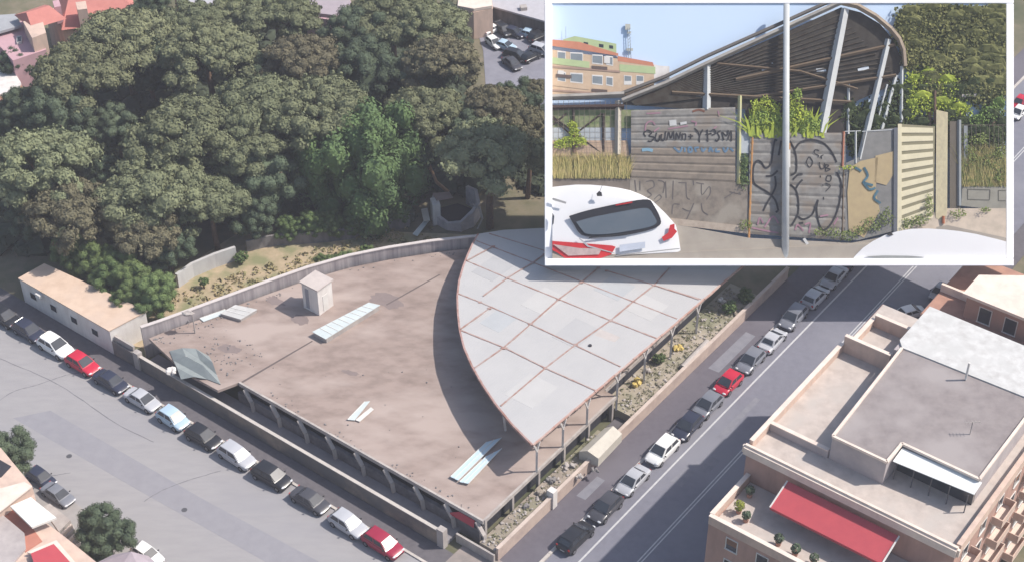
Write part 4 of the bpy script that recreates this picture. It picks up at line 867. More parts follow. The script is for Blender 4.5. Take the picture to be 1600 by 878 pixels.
TR = [ # kind, px, py, r, z, label
 ('pine', 196, 66, 78, 11, 'broad pine just below the pink villa roof'), ('pine', 126, 122, 82, 12, 'large pine with rounded crown left of the dark hollow, under the villa'),
 ('pine', 322, 86, 76, 12, 'pine right of the dark hollow in the wood'), ('pine', 300, 36, 55, 10, 'small pine under the grey roofed house at the top'),
 ('dark', 232, 100, 52, 8, 'dark tree between the villa pine and the hollow'), ('pine', 432, 30, 66, 10, 'pine at the top edge left of the pinkish house'),
 ('pine', 375, 22, 50, 10, 'pine at the very top between the two roofs'), ('brown', 472, 92, 58, 12, 'brownish pine in the upper middle of the wood'),
 ('dark', 560, 60, 52, 10, 'dark tree right of the brownish pine, upper part'), ('dark', 575, 120, 62, 9, 'wide dark tree in the dip between the upper pines'),
 ('pine', 612, 30, 72, 11, 'pine at the top edge right of the pinkish house'), ('pine', 676, 44, 58, 12, 'pine nearest the grey hall'), ('brown', 694, 98, 60, 12, 'brownish pine bordering the car park'),
 ('dark', 668, 118, 50, 9, 'dark tree below the brownish car park pine'), ('dark', 805, 165, 44, 8, 'dark tree right below the car park'), ('brown', 843, 142, 26, 9, 'small brownish pine at the lower edge of the car park'),
 ('dark', 395, 128, 52, 8, 'dark bluish tree in the middle of the wood left of the brownish pine'), ('brown', 770, 168, 48, 12, 'small brownish pine below the car park trees'),
 ('pine', 664, 176, 62, 12, 'bright green pine above the arched trunk'), ('brown', 825, 208, 56, 11, 'brownish pine touching the left border of the picture board'),
 ('dark', 725, 205, 50, 9, 'dark tree between the bright pine and the lower right pine'), ('pine', 764, 244, 82, 12, 'large pine in front of the canopy with a bare bent trunk on its left'),
 ('pine', 490, 172, 82, 13, 'large flat pine in the middle above the vine covered tree'), ('pine', 395, 172, 78, 13.5, 'large flat pine in the middle, left neighbour of the one above the vines'),
 ('pine', 285, 212, 86, 13, 'large pine left of centre with layered crown'), ('pine', 380, 232, 66, 11, 'lower pine between the layered pine and the dark green tree'),
 ('vine', 556, 252, 106, 7.5, 'tall vine draped green tree in the centre of the wood'), ('dark', 413, 275, 58, 8, 'dark green tree left of the vine draped tree'),
 ('dark', 90, 190, 62, 9, 'dark tree above the big pine on the left edge'), ('dark', 30, 180, 42, 8, 'dark tree under the whitish hut'), ('pine', 62, 262, 86, 12, 'big pine on the left edge of the wood'),
 ('dark', 180, 200, 40, 7, 'small dark tree left of the layered pine'), ('brown', 112, 335, 76, 9, 'grey brown pine below the big left edge pine'), ('pine', 245, 300, 88, 10, 'spreading pine above the bright hedge'),
 ('dark', 175, 285, 42, 7, 'dark tree between the left edge pine and the spreading pine'), ('pine', 330, 315, 62, 8, 'low pine at the dry grass edge'), ('brown', 225, 362, 64, 7, 'low brownish pine behind the bright hedge'),
 ('dark', 262, 385, 44, 5, 'dark low tree at the end of the whitish curved wall'), ('dark', 22, 100, 26, 5, 'small dark tree between villa and hut'), ('dark', 235, 15, 34, 8, 'dark tree right of the villa roof'),
 ('dark', 520, 215, 44, 7, 'dark tree hidden between the middle pines and the vines'), ('dark', 640, 245, 40, 7, 'dark tree between the vine draped tree and the bent trunk'), ('dark', 470, 130, 40, 8, 'dark tree below the brownish upper pine'),
 ('dark', 55, 330, 44, 6, 'dark tree under the big left edge pine'), ('dark', 395, 335, 40, 5, 'dark low tree above the long grey wall'), ('dark', 12, 60, 26, 5, 'dark tree at the left edge beneath the villa')]
for k_, px, py, r_, z_, lab in TR: tree(k_, px, py, r_, z_, lab, group=GW, fz={'pine': 1.15, 'brown': 1.2}.get(k_, 1.0))
for i, (px, py, r_) in enumerate([(122, 395, 36), (152, 412, 34), (182, 430, 36), (212, 445, 34), (240, 462, 34), (200, 462, 24)]):
    tree('hedge', px, py, r_ * 1.15, 4.0, ['leftmost bush of the green hedge behind the peach roof', 'second bush from the left in the hedge behind the peach roof', 'third bush from the left in the hedge behind the peach roof', 'fourth bush from the left in the hedge behind the peach roof', 'last full bush of the hedge, next to the parapet wall', 'low bush tucked against the peach roof edge'][i], 'bush', 'hedge bushes behind the peach roofed building', fz=1.0)
for i, (px, py, r_) in enumerate([(450, 357, 22), (485, 352, 24), (520, 350, 24), (555, 347, 24), (590, 342, 22), (622, 330, 22)]):
    tree('hedge', px, py, r_, 2.2, 'bush %s in the hedge along the long grey wall' % ['furthest left', 'second from left', 'third from left', 'fourth from left', 'fifth from left', 'furthest right'][i], 'bush', 'hedge bushes along the long grey wall')
for i, (px, py, r_, lab) in enumerate([(376, 402, 11, 'small round shrub at the end of the whitish curved wall'), (508, 412, 18, 'shrub hanging over the parapet beside the stairhead'), (540, 408, 20, 'middle shrub hanging over the parapet'), (575, 396, 14, 'pointed shrub at the right of the parapet shrubs'), (1165, 462, 14, 'green weeds at the far end of the yard'), (1140, 480, 12, 'weeds near the far canopy columns'), (1030, 560, 10, 'weeds beside the yellow bundle'), (318, 440, 8, 'tiny shrub in the dry grass')]):
    tree('bush', px, py, r_, 1.2 if px < 1000 else 2.1, lab, 'shrub')
tree('dark', 165, 835, 48, 5.0, 'round dark green street tree in the lower left', 'tree'); tree('dark', 8, 712, 48, 7, 'dark green street tree at the lower left edge behind the house', 'tree')
# bent bare trunk
bt = MB(); bt.tube([at(700, 300, 1), at(682, 285, 3), at(672, 262, 5), at(672, 240, 7), at(690, 222, 9)], [.28, .26, .22, .2, .15], 8)
tag(bt.build('bare_trunk', mat('orange bark', (.36, .22, .13), .9), smooth=True), 'bare bent orange brown trunk left of the large pine', 'trunk')
# undergrowth
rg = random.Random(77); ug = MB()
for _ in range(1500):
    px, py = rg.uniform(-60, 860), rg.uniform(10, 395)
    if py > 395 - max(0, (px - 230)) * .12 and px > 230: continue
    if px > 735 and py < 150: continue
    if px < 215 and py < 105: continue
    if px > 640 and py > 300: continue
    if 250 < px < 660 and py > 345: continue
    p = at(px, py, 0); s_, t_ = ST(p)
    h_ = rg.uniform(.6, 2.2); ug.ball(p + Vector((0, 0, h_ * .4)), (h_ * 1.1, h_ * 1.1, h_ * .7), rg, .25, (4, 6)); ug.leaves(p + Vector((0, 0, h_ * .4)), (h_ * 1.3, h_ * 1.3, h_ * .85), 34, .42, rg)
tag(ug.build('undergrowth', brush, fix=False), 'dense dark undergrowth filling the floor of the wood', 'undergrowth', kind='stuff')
# dry grass tufts
gt = MB()
for _ in range(900):
    px, py = rg.uniform(255, 680), rg.uniform(355, 480)
    s_, t_ = ST(at(px, py, 0))
    x = at(px, py, 0)
    if not (-62 < s_ < -36): continue
    lim = -53.5 + max(0, t_) * .43
    if s_ > lim - 1.2 or s_ < lim - 10.5: continue
    gt.leaves(x + Vector((0, 0, .15)), (.35, .35, .2), 7, .3, rg)
tag(gt.build('dry_grass', mat('straw tufts', (.34, .28, .15), .95, (.18, .19, .09), .3, .9), fix=False), 'dry straw coloured grass tufts behind the parapet', 'grass', kind='stuff')

# ------------------------------------------------------------------ large framed picture board standing behind the canopy, built in relief
FR = 204.45
bd = thing('picture_board', at(1217, 330, 0), 'huge white framed picture board leaning on steel legs over the far side of the site', 'picture board')
def fbar(u0, v0, u1, v1, d0=203.7, d1=204.9):
    return MB().hexa([I(u0, v1, d0), I(u1, v1, d0), I(u1, v1, d1), I(u0, v1, d1)], [I(u0, v0, d0), I(u1, v0, d0), I(u1, v0, d1), I(u0, v0, d1)])
for q in ((851, 404, 1584, 415.5, 201.3), (851, 6, 863, 403.9, 202.6), (1572, 6, 1584, 403.9, 204.55), (851, -4, 1584, 5.9, 204.55)):
    fbar(*q).build('frame', mat('white enamel frame', (.90, .90, .90), .35, (.88, .88, .88)), bd, bevel=.06)
MB().hexa([I(852, 415, 205.0), I(1583, 415, 205.0), I(1583, 415, 205.3), I(852, 415, 205.3)], [I(852, -3, 205.0), I(1583, -3, 205.0), I(1583, -3, 205.3), I(852, -3, 205.3)]).build('backing', conc, bd)
for u in (900, 1060, 1217, 1380, 1540):
    p = I(u, 205, 205.4); MB().tube([Vector((p.x, p.y + 9, 0)), Vector((p.x, p.y + 7, p.z + 5.5))], .35, 8).build('leg', steelw, bd)
sk = MB().hexa([I(863, 404, 204.75), I(1572, 404, 204.75), I(1572, 404, 204.95), I(863, 404, 204.95)], [I(863, 6, 204.75), I(1572, 6, 204.75), I(1572, 6, 204.95), I(863, 6, 204.95)])
struct('sky', sk, mat('hazy blue board sky', (.52, .65, .82), .8, (.56, .67, .82), .03, .6))

def slab(pts, th=.12):        # pts (u, v, Z): front face, swept back along the view
    q = [IZ(*p) for p in pts]; b = [IZ(*p, back=th) for p in pts]; n = len(q)
    m_ = MB(); return m_.add(q + b, [tuple(range(n)), tuple(range(2 * n - 1, n - 1, -1))] + [(i, i + n, (i + 1) % n + n, (i + 1) % n) for i in range(n)])
def top(nm, mb, m, lab, cat, group=None, **kw): return tag(mb.build(nm, m, clip=True, **kw), lab, cat, group)
def root_at(nm, u, v, Z, lab, cat, group=None): return thing(nm, IZ(u, v, Z), lab, cat, group)
def post(u0, v0, u1, v1, Z0, Z1, r0, r1=None, n=10): return MB().tube([IZ(u0, v0, Z0), IZ(u1, v1, Z1)], [r0 * .0817, (r1 or r0) * .0817], n)
def stroke(mb, pts, Z, w_=1.2, off=-.05):   # painted line: thin ribbon just proud of its panel
    P = [IZ(a, b, (Z(a) if callable(Z) else Z), back=off) for a, b in pts]
    vd = (P[0] - Vector((0, 0, H))).normalized(); L_ = []
    for i, p in enumerate(P):
        d = (P[min(i + 1, len(P) - 1)] - P[max(i - 1, 0)]).normalized(); n = d.cross(vd).normalized() * w_ * .0817 / 2
        L_ += [p - n, p + n, p + n + vd * .03, p - n + vd * .03]
    f = []
    for i in range(len(P) - 1):
        for j in range(4): f.append((4 * i + j, 4 * i + (j + 1) % 4, 4 * i + 4 + (j + 1) % 4, 4 * i + 4 + j))
    f += [(3, 2, 1, 0), tuple(len(L_) - 4 + j for j in range(4))]
    mb.add(L_, f); return mb
def curve(pts, n=6):
    out = []; P = [pts[0]] + list(pts) + [pts[-1]]
    for i in range(1, len(P) - 2):
        p0, p1, p2, p3 = P[i - 1:i + 3]
        for k in range(n):
            t = k / n
            out.append(tuple(.5 * ((2 * p1[j]) + (-p0[j] + p2[j]) * t + (2 * p0[j] - 5 * p1[j] + 4 * p2[j] - p3[j]) * t * t + (-p0[j] + 3 * p1[j] - 3 * p2[j] + p3[j]) * t ** 3) for j in (0, 1)))
    return out + [tuple(pts[-1])]
def foliage(nm, blobs, m, lab, cat, Z, size=.3, dens=1.0, seed=1, parent=None, core=True, group=None):
    rg = random.Random(seed); mb = MB()
    for (u, v, ru, rv) in blobs:
        c_ = IZ(u, v, Z, back=rg.uniform(-.12, .12)); n = int(ru * rv * .55 * dens) + 20; r = (ru * .0817, min(ru, rv) * .02 + .12, rv * .0817)
        if core: mb.ball(c_ + Vector((0, .25, 0)), (r[0] * .8, r[1] * .6, r[2] * .8), rg, .15, (6, 10))
        for _ in range(n):
            a = rg.uniform(0, 6.283); q = math.sqrt(rg.random()) * (1.0 + rg.gauss(0, .16))
            uu, vv = u + math.cos(a) * ru * q, v + math.sin(a) * rv * q
            if not (865 < uu < 1570 and 8 < vv < 402): continue
            p = IZ(uu, vv, Z, back=rg.uniform(-.35, .25) - .3 * (1 - q))
            nn = Vector((rg.gauss(0, .6), rg.gauss(-.6, .5), rg.gauss(.6, .5))).normalized(); x = nn.orthogonal().normalized(); y = nn.cross(x); th = rg.uniform(0, 6.28)
            x, y = (x * math.cos(th) + y * math.sin(th)) * size * rg.uniform(.6, 1.2), (y * math.cos(th) - x * math.sin(th)) * size * rg.uniform(.4, .7)
            k = len(mb.v); mb.v += [p - x, p - y, p + x, p + y]; mb.f.append((k, k + 1, k + 2, k + 3))
    o = mb.build(nm, m, parent, fix=False, clip='open')
    return tag(o, lab, cat, group)

def blades(nm, u0, u1, vb, h0, h1, n, m, lab, cat, Z, seed, group=None, kind=None, lean=.35, parent=None, wd=.035):
    rg = random.Random(seed); mb = MB()
    for _ in range(n):
        u = rg.uniform(u0, u1); v = vb + rg.uniform(-3, 3); h_ = rg.uniform(h0, h1); b = rg.uniform(-.4, .2); dx = rg.gauss(0, lean) * h_
        p0, p1, p2 = IZ(u, v, Z, b), IZ(u + dx * .4, v - h_ * .6, Z, b), IZ(u + dx, v - h_, Z, b); x = Vector((wd * rg.uniform(.7, 1.6), rg.uniform(-.03, .03), 0))
        k = len(mb.v); mb.v += [p0 - x, p0 + x, p1 + x, p1 - x, p2]; mb.f += [(k, k + 1, k + 2, k + 3), (k + 3, k + 2, k + 4)]
    return tag(mb.build(nm, m, parent, fix=False, clip='open'), lab, cat, group, kind)
# street and verge
st_m = mat('warm street asphalt', (.30, .27, .23), .9, (.25, .22, .19), .5, .7)
struct('street', slab([(863, 404, 3.7), (1572, 404, 3.7), (1572, 372, 5), (1480, 352, 7), (1330, 380, 6.6), (1170, 372, 7.2), (1050, 350, 8.8), (863, 330, 9.6)], .1), st_m, clip=True)
struct('verge', slab([(1400, 368, 6.4), (1572, 404, 4.2), (1572, 326, 9), (1470, 326, 9)], .1), mat('sandy verge', (.50, .42, .34), .95, (.36, .31, .25), .8, .7), clip=True)
# apartment blocks
ob = root_at('apartment_block', 920, 150, 60, 'orange and pale green balconied apartment block at the left of the picture board', 'building')
ow = mat('orange facade', (.54, .41, .29), .9, (.44, .31, .21), 1, .6); gw = mat('pale green band', (.40, .48, .26), .9, (.34, .41, .24), 1, .6)
slab([(863, 78, 60), (965, 92, 60), (972, 150, 60), (863, 150, 60)], .3).build('wall', ow, ob, clip=True)
slab([(860, 62, 50), (905, 66, 50), (966, 84, 50), (966, 88, 50), (903, 78, 50), (860, 72, 50)], .3).build('roof', mat('brick red roof', (.52, .22, .14), .9), ob, clip=True)
slab([(880, 62, 70), (898, 57, 70), (963, 69, 70), (963, 84, 70), (880, 68, 70)], .15).build('attic', gw, ob, clip=True)
for a, b, c_ in ((912, 66, 7), (936, 69, 7), (952, 71, 6)): o_ = slab([(a, b, 60), (a + c_, b + 1, 60), (a + c_, b + 6, 60), (a, b + 5, 60)], .05).build('window', glass, ob)
for v0, v1 in ((90, 104), (126, 138)):
    o_ = slab([(863, v0, 46), (921, v0 + 7, 46), (921, v1 + 3, 46), (863, v1 - 4, 46)], .2).build('balcony', gw if v0 < 100 else ow, ob, clip=True)
for v0 in (103, 140): slab([(863, v0, 42), (922, v0 + 4, 42), (969, v0 + 8, 42), (969, v0 + 11, 42), (922, v0 + 7, 42), (863, v0 + 3, 42)], .3).build('balcony_slab', mat('brown slab edge', (.36, .25, .20), .9), ob, clip=True)
for v0 in (80, 112):
    for (a, w1) in ((872, 11), (892, 18), (926, 15), (948, 9)):
        o_ = slab([(a - 1, v0 + (a - 863) * .1 - 1, 52), (a + w1 + 1, v0 + (a - 863) * .1, 52), (a + w1 + 1, v0 + 17 + (a - 863) * .08, 52), (a - 1, v0 + 15 + (a - 863) * .08, 52)], .12).build('window', frame_w, ob)
        slab([(a, v0 + (a - 863) * .1 + 1, 48), (a + w1, v0 + (a - 863) * .1 + 2, 48), (a + w1, v0 + 15 + (a - 863) * .08, 48), (a, v0 + 13 + (a - 863) * .08, 48)], .04).build('pane', mat('grey blue pane', (.22, .25, .27), .2), o_)
for (a, b) in ((872, 110), (944, 88)): slab([(a, b, 40), (a + 9, b + 1, 40), (a + 9, b + 12, 40), (a, b + 11, 40)], .2).build('air_conditioner', frame_w, ob)
for (a, b) in ((869, 116), (925, 103), (925, 139)): slab([(a, b, 38), (a + 24, b + 2, 38), (a + 24, b + 7, 38), (a, b + 5, 38)], .15).build('balcony_railing', mat('dark railing', (.12, .09, .08), .7), ob)
ob2 = root_at('apartment_block', 995, 140, 75, 'lower orange block with red roof right of the taller one on the picture board', 'building')
slab([(966, 96, 72), (1022, 104, 72), (1022, 150, 72), (966, 150, 72)], .2).build('wall', ow, ob2)
slab([(965, 88, 66), (1020, 98, 66), (1022, 104, 66), (965, 96, 66)], .3).build('roof', MC['brick red roof'], ob2)
slab([(968, 101, 58), (1024, 105, 58), (1024, 116, 58), (968, 112, 58)], .2).build('balcony', gw, ob2)
for a in (975, 994): o_ = slab([(a, 118, 60), (a + 12, 119, 60), (a + 12, 133, 60), (a, 133, 60)], .1).build('window', frame_w, ob2); slab([(a + 1, 119, 56), (a + 11, 120, 56), (a + 11, 127, 56), (a + 1, 127, 56)], .04).build('pane', MC['grey blue pane'], o_)
top('white_house', slab([(1018, 100, 90), (1030, 103, 90), (1046, 104, 90), (1046, 125, 90), (1018, 125, 90)], .1), white_m, 'small white house edge between the orange block and the canopy beam on the board', 'building')
mt = root_at('antenna_mast', 984, 90, 80, 'thin lattice antenna mast rising behind the orange blocks', 'mast')
for du in (-2, 2): post(984 + du, 92, 982 + du * .7, 44, 80, 80, .5, .4, 5).build('leg', mat('grey blue mast steel', (.22, .25, .28), .7), mt)
m_ = MB()
for k in range(9): v = 88 - k * 5; m_.tube([IZ(981.5, v, 80), IZ(986, v - 4, 80)], .03, 4)
m_.build('lattice', MC['grey blue mast steel'], mt)
for (a, b, c_, d) in ((977, 38, 8, 9), (979, 76, 10, 4), (980, 50, 6, 3)): slab([(a, b, 76), (a + c_, b, 76), (a + c_, b + d, 76), (a, b + d, 76)], .2).build('antenna', mat('pale antenna', (.45, .45, .40), .7), mt)
tag(post(884, 60, 884, 42, 80, 80, .35, .25, 5).build('roof_aerial', MC['grey blue mast steel']), 'very thin aerial on the orange block roof', 'aerial')

# big tree and bushes behind
def itree(nm, blobs, m, lab, cat, Z, tk, **kw):
    r_ = root_at(nm, tk[0][0], tk[0][1], Z, lab, cat); foliage('crown', blobs, m, None, None, Z, parent=r_, **kw)
    MB().tube([IZ(a, b, Z + 1, back=.1) for a, b in tk], [.35, .25, .15][:len(tk)], 7).build('trunk', bark, r_); return r_
rgb = random.Random(4)
bl_ = [(1445 + rgb.uniform(-30, 110), 60 + rgb.uniform(-40, 80), rgb.uniform(14, 26), rgb.uniform(12, 20)) for _ in range(34)] + [(1425, 40, 22, 20), (1440, 22, 22, 14), (1470, 14, 26, 12), (1505, 20, 26, 14), (1540, 28, 26, 20), (1560, 60, 20, 26), (1560, 110, 18, 26), (1430, 80, 22, 26), (1545, 145, 26, 22), (1520, 120, 26, 26)]
itree('leafy_tree', bl_, mat('dusty olive leaves', (.21, .21, .085), .9, (.09, .10, .04), .55, .95, spec=.1), 'large olive brown tree filling the upper right of the picture board', 'tree', 30, [(1500, 190), (1498, 150), (1492, 110)], size=.3, dens=1.1, seed=5)
lime = mat('lime leaves', (.36, .42, .06), .85, (.20, .27, .05), 1.2, .8, spec=.2)
itree('leafy_tree', [(1428, 130, 16, 18), (1450, 122, 20, 18), (1478, 132, 22, 20), (1440, 158, 24, 20), (1470, 165, 26, 18), (1500, 172, 18, 14), (1425, 170, 12, 20)], lime, 'bright lime green young tree under the large olive tree', 'tree', 20, [(1452, 200), (1452, 170), (1450, 140)], size=.2, dens=1.0, seed=6)
itree('leafy_tree', [(1545, 178, 16, 14), (1560, 165, 14, 18), (1530, 188, 18, 10)], mat('mid green leaves', (.16, .24, .06), .85, (.09, .15, .045), 1.2, .8), 'mid green bush tree at the right border above the mesh fence', 'tree', 18, [(1550, 205), (1552, 190), (1556, 175)], size=.18, seed=7)
top('garden_hut', slab([(1503, 148, 16), (1535, 146, 16), (1535, 151, 16), (1503, 153, 16)], .3).add([], []), conc, 'grey shed roof edge half hidden behind the lime tree', 'shed')
foliage('background_greenery', [(1350 + i * 22, 190 + (i % 3) * 12, 20, 26) for i in range(11)] + [(1500 + i * 18, 215, 20, 24) for i in range(5)] + [(1520 + i * 14, 140, 18, 24) for i in range(4)] + [(1400 + i * 20, 150, 18, 24) for i in range(6)] + [(1328 + i * 14, 178 + (i % 2) * 20, 14, 24) for i in range(6)] + [(1335 + i * 16, 225, 14, 20) for i in range(5)], mat('deep green', (.07, .095, .035), .9, (.035, .05, .022), 1.1, .8), 'dark greenery filling the back behind the lime tree and posts', 'greenery', 40, size=.28, dens=.9, seed=44).__setitem__('kind', 'stuff')  # dark green leaves close the gaps at the back
foliage('crown_fill', [(1420 + rgb.uniform(0, 150), 15 + rgb.uniform(8, 130), 26, 24) for _ in range(30)], MC['dusty olive leaves'], None, None, 34, size=.32, dens=.7, seed=45, parent=bpy.data.objects['leafy_tree'] if False else [o for o in C.objects if o.get('label', '').startswith('large olive brown')][0])
# canopy shed
cs = root_at('canopy_shed', 1200, 200, 14, 'great tilted steel canopy with slanted white columns and curved right edge on the board', 'canopy')
und = mat('dark corrugated underside', (.055, .048, .04), .8, (.03, .024, .02), 1, .8)  # dark sheet colour that also stands in for the underside shade
ROOF = [(1314, 12, 9.5), (1345, 20, 10), (1375, 38, 11), (1395, 62, 13), (1408, 92, 15), (1409, 108, 16), (1400, 122, 18), (1380, 140, 20), (1330, 162, 22), (1250, 168, 24), (1100, 172, 24), (972, 164, 20), (975, 156, 18), (1105, 104, 13), (1225, 52, 10.5)]
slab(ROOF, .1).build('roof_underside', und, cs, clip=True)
for k in range(15):
    f = k / 14; a = (975 + f * 8, 160 + f * 6); b_ = (1314 + f * 90, 18 + f * 95)
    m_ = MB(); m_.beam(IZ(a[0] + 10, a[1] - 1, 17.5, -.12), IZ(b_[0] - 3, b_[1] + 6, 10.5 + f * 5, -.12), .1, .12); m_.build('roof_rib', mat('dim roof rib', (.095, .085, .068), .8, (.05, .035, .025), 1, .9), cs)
for (a, b, c_, d, w_) in ((1150, 125, 1398, 70, .35), (1180, 152, 1400, 118, .3), (1120, 100, 1250, 112, .25), (1250, 112, 1340, 140, .25), (1050, 145, 1330, 160, .3)):
    m_ = MB(); m_.beam(IZ(a, b, 16, -.22), IZ(c_, d, 14, -.22), w_, w_); m_.build('roof_beam', mat('brown steel', (.15, .11, .075), .8), cs)
for (a, b, c_, d) in ((1145, 86, 1160, 91), (1176, 91, 1207, 97), (1246, 93, 1266, 85), (1190, 111, 1204, 109), (1032, 147, 1065, 149), (1087, 149, 1098, 150), (1340, 110, 1357, 105), (1267, 70, 1280, 64), (1275, 110, 1290, 109)):
    slab([(a, b - 2, 14), (c_, d - 2, 14), (c_ + 1, d + 3, 14), (a + 1, b + 2.5, 14)], .05).build('roof_gap_light', mat('painted gap daylight', (.62, .66, .70), .5), cs) if 1 else 0  # pale slabs paint in the daylight of gaps in the roof
def ibeam(nm, pts, w_, m, Zs, off=0):
    m_ = MB(); P = [IZ(a, b, z, off) for (a, b), z in zip(pts, Zs)]
    for p, q in zip(P, P[1:]): m_.beam(p, q, .35, w_ * .0817, up=Vector((0, -.5, .8)))
    return m_.build(nm, m, cs, clip=True)
bw = mat('grey edge steel', (.34, .32, .29), .7, (.22, .20, .18), .8, .7)
ibeam('edge_beam', [(972, 158), (1040, 131), (1105, 100), (1220, 47), (1314, 4)], 11, bw, [17, 15, 12, 10, 8.6], -.3)
ibeam('roof_edge', [(972, 146), (1040, 120), (1105, 88), (1220, 37), (1300, 1)], 5, mat('ragged sheet edge', (.13, .12, .11), .8), [17, 15, 12, 10, 8.6], -.2)
ibeam('curved_fascia', [(1314, 4), (1340, 10), (1368, 26), (1392, 46), (1405, 62), (1412, 80), (1414, 104)], 10, mat('warm brown fascia', (.36, .29, .22), .75, (.26, .20, .15), .9, .7), [8.6, 8.8, 9.5, 10.5, 12, 13, 14], -.35)
ibeam('low_beam', [(855, 153), (915, 151), (975, 148)], 13, bw, [16, 16, 16.5], -.2)
ibeam('low_beam_shade', [(855, 170), (975, 168)], 14, mat('painted brown shade', (.055, .035, .03), .9), [20, 20], 0)  # last strip: dark brown, painting in the shade under the low beam
colw = mat('pale grey column', (.46, .48, .48), .6, (.38, .39, .40), .8, .6)
for (a, b, c_, d, r, Z) in ((1105, 98, 1104, 172, 6.5, 13.5), (1320, 14, 1283, 208, 8, 10), (1388, 62, 1344, 250, 5.5, 11), (1326, 130, 1325, 210, 2.5, 17), (1409, 104, 1408, 192, 3, 15), (1400, 118, 1376, 208, 3.2, 15), (1386, 132, 1366, 208, 2, 18)):
    post(a, b, c_, d, Z, Z, r * .85, r, 4).build('column', colw, cs, clip=True)
post(966, 158, 965, 242, 16, 16, 5, 5, 4).build('column', mat('two tone column', (.46, .42, .35), .7), cs)
for (a, b, c_, d) in ((943, 178, 943, 238), (896, 172, 897, 205), (863, 182, 940, 240), (940, 178, 905, 205), (865, 195, 885, 178), (863, 185, 893, 212)):
    post(a, b, c_, d, 21, 21, 2.2 if a == c_ or a == 896 else 1.4, None, 5).build('brace', mat('dark brace', (.06, .045, .04), .8), cs, clip=True)
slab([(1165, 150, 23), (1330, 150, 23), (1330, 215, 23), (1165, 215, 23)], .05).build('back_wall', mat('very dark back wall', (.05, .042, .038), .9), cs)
# behind the low beam: light fence, distance
top('site_fence', slab([(863, 200, 26), (966, 200, 26), (966, 222, 26), (863, 222, 26)], .06), mat('pale grey hoarding sheet', (.42, .45, .47), .8, (.33, .36, .38), 1, .7), 'pale grey sheet fence far behind the dark braces', 'fence')
top('hedge', slab([(863, 172, 32), (1000, 172, 32), (1000, 201, 32), (863, 201, 32)], .06), mat('far greenery', (.14, .19, .08), .9, (.30, .30, .18), 1.2, .9), 'distant greenery seen under the low canopy beam', 'hedge')
struct('bare_ground', slab([(863, 220, 22), (980, 220, 22), (984, 245, 16), (863, 245, 16)], .06), mat('pinkish ground', (.46, .33, .24), .95, (.36, .27, .19), .9, .7))
mat('yellow straw', (.50, .41, .18), .95, (.34, .32, .11), 1.3, .8)
blades('dry_grass', 864, 984, 277, 8, 42, 2600, MC['yellow straw'], 'tall yellow straw grass behind the wire mesh fence', 'grass', 13, 9, kind='stuff', lean=.25, wd=.022)
itree('shrub', [(895, 200, 8, 12), (888, 222, 14, 10), (905, 222, 14, 8), (875, 226, 10, 8), (898, 208, 9, 9)], lime, 'lime green shrub in front of the crossed dark braces', 'shrub', 14, [(897, 240), (897, 220), (897, 205)], size=.15, dens=1.6, seed=10)
mf = root_at('mesh_fence', 920, 272, 11.5, 'fine wire mesh fence with straw grass behind, left side of the board', 'fence')
m_ = MB()
for k in range(15): m_.tube([IZ(864 + k * 8.2, 158, 11.6), IZ(864 + k * 8.2, 274, 11.6)], .022, 4)
for k in range(12): m_.tube([IZ(863, 172 + k * 9, 11.6), IZ(982, 172 + k * 9, 11.6)], .018, 4)
m_.build('wire_mesh', mat('rusty wire', (.22, .19, .15), .8), mf); post(864, 274, 983, 275, 11.5, 11.5, 1, 1, 5).build('rail', MC['brown steel'], mf)
top('low_wall', slab([(863, 274, 11.4), (985, 277, 11.4), (1000, 300, 11.2), (1000, 330, 10.8), (863, 330, 11)], .2), mat('dark brown low wall', (.19, .16, .135), .9, (.14, .12, .10), 1, .7), 'dark low wall under the wire mesh fence', 'wall')
# left hoarding and concrete wall
hz = lambda u: 11.0 - (u - 985) / 180 * 2.2
h1 = root_at('hoarding', 1070, 282, 10, 'grey ribbed sheet hoarding with black scrawled letters above the concrete wall', 'hoarding')
shm = mat('grey ribbed sheet', (.255, .245, .225), .6, (.165, .155, .145), 1.1, .9, c3=(.21, .18, .15), scale3=.5); shm2 = mat('brownish ribbed sheet', (.235, .195, .155), .65, (.16, .135, .11), 1.0, .85)
tv = lambda u, f: (173 - (u - 985) * .03) * (1 - f) + (278 + (u - 985) * .045) * f
for k in range(9):
    f0, f1 = k / 9, (k + 1) / 9; mm = shm if k < 5 else shm2
    q = []
    for (f, of) in ((f0, 0), (f0 + (f1 - f0) * .2, -.07), (f1 - (f1 - f0) * .25, -.07), (f1, .02)): q.append((f, of))
    m_ = MB(); L_ = []
    for u in (986, 1149):
        for f, of in q: L_.append(IZ(u, tv(u, f), hz(u), of))
    for u in (986, 1149):
        for f, of in q: L_.append(IZ(u, tv(u, f), hz(u), of + .06))
    m_.add(L_, [(i, i + 1, i + 5, i + 4) for i in range(3)] + [(i + 8, i + 12, i + 13, i + 9) for i in range(3)] + [(0, 4, 12, 8), (3, 11, 15, 7), (0, 8, 9, 1), (1, 9, 10, 2), (2, 10, 11, 3), (4, 5, 13, 12), (5, 6, 14, 13), (6, 7, 15, 14)])
    m_.build('sheet', mm, h1)
blk = mat('black spray paint', (.035, .035, .04), .7); pnk = mat('faded pink spray', (.36, .20, .25), .8); blu = mat('faded blue spray', (.13, .22, .32), .8); sky_b = mat('light blue spray', (.22, .38, .48), .8); wht = mat('pale sticker', (.55, .55, .54), .7)
def scr(parent, nm, m, strokes, Z, w_, off=-.13):
    for s_ in strokes: stroke(MB(), curve(s_, 4), Z, w_, off).build(nm, m, parent)
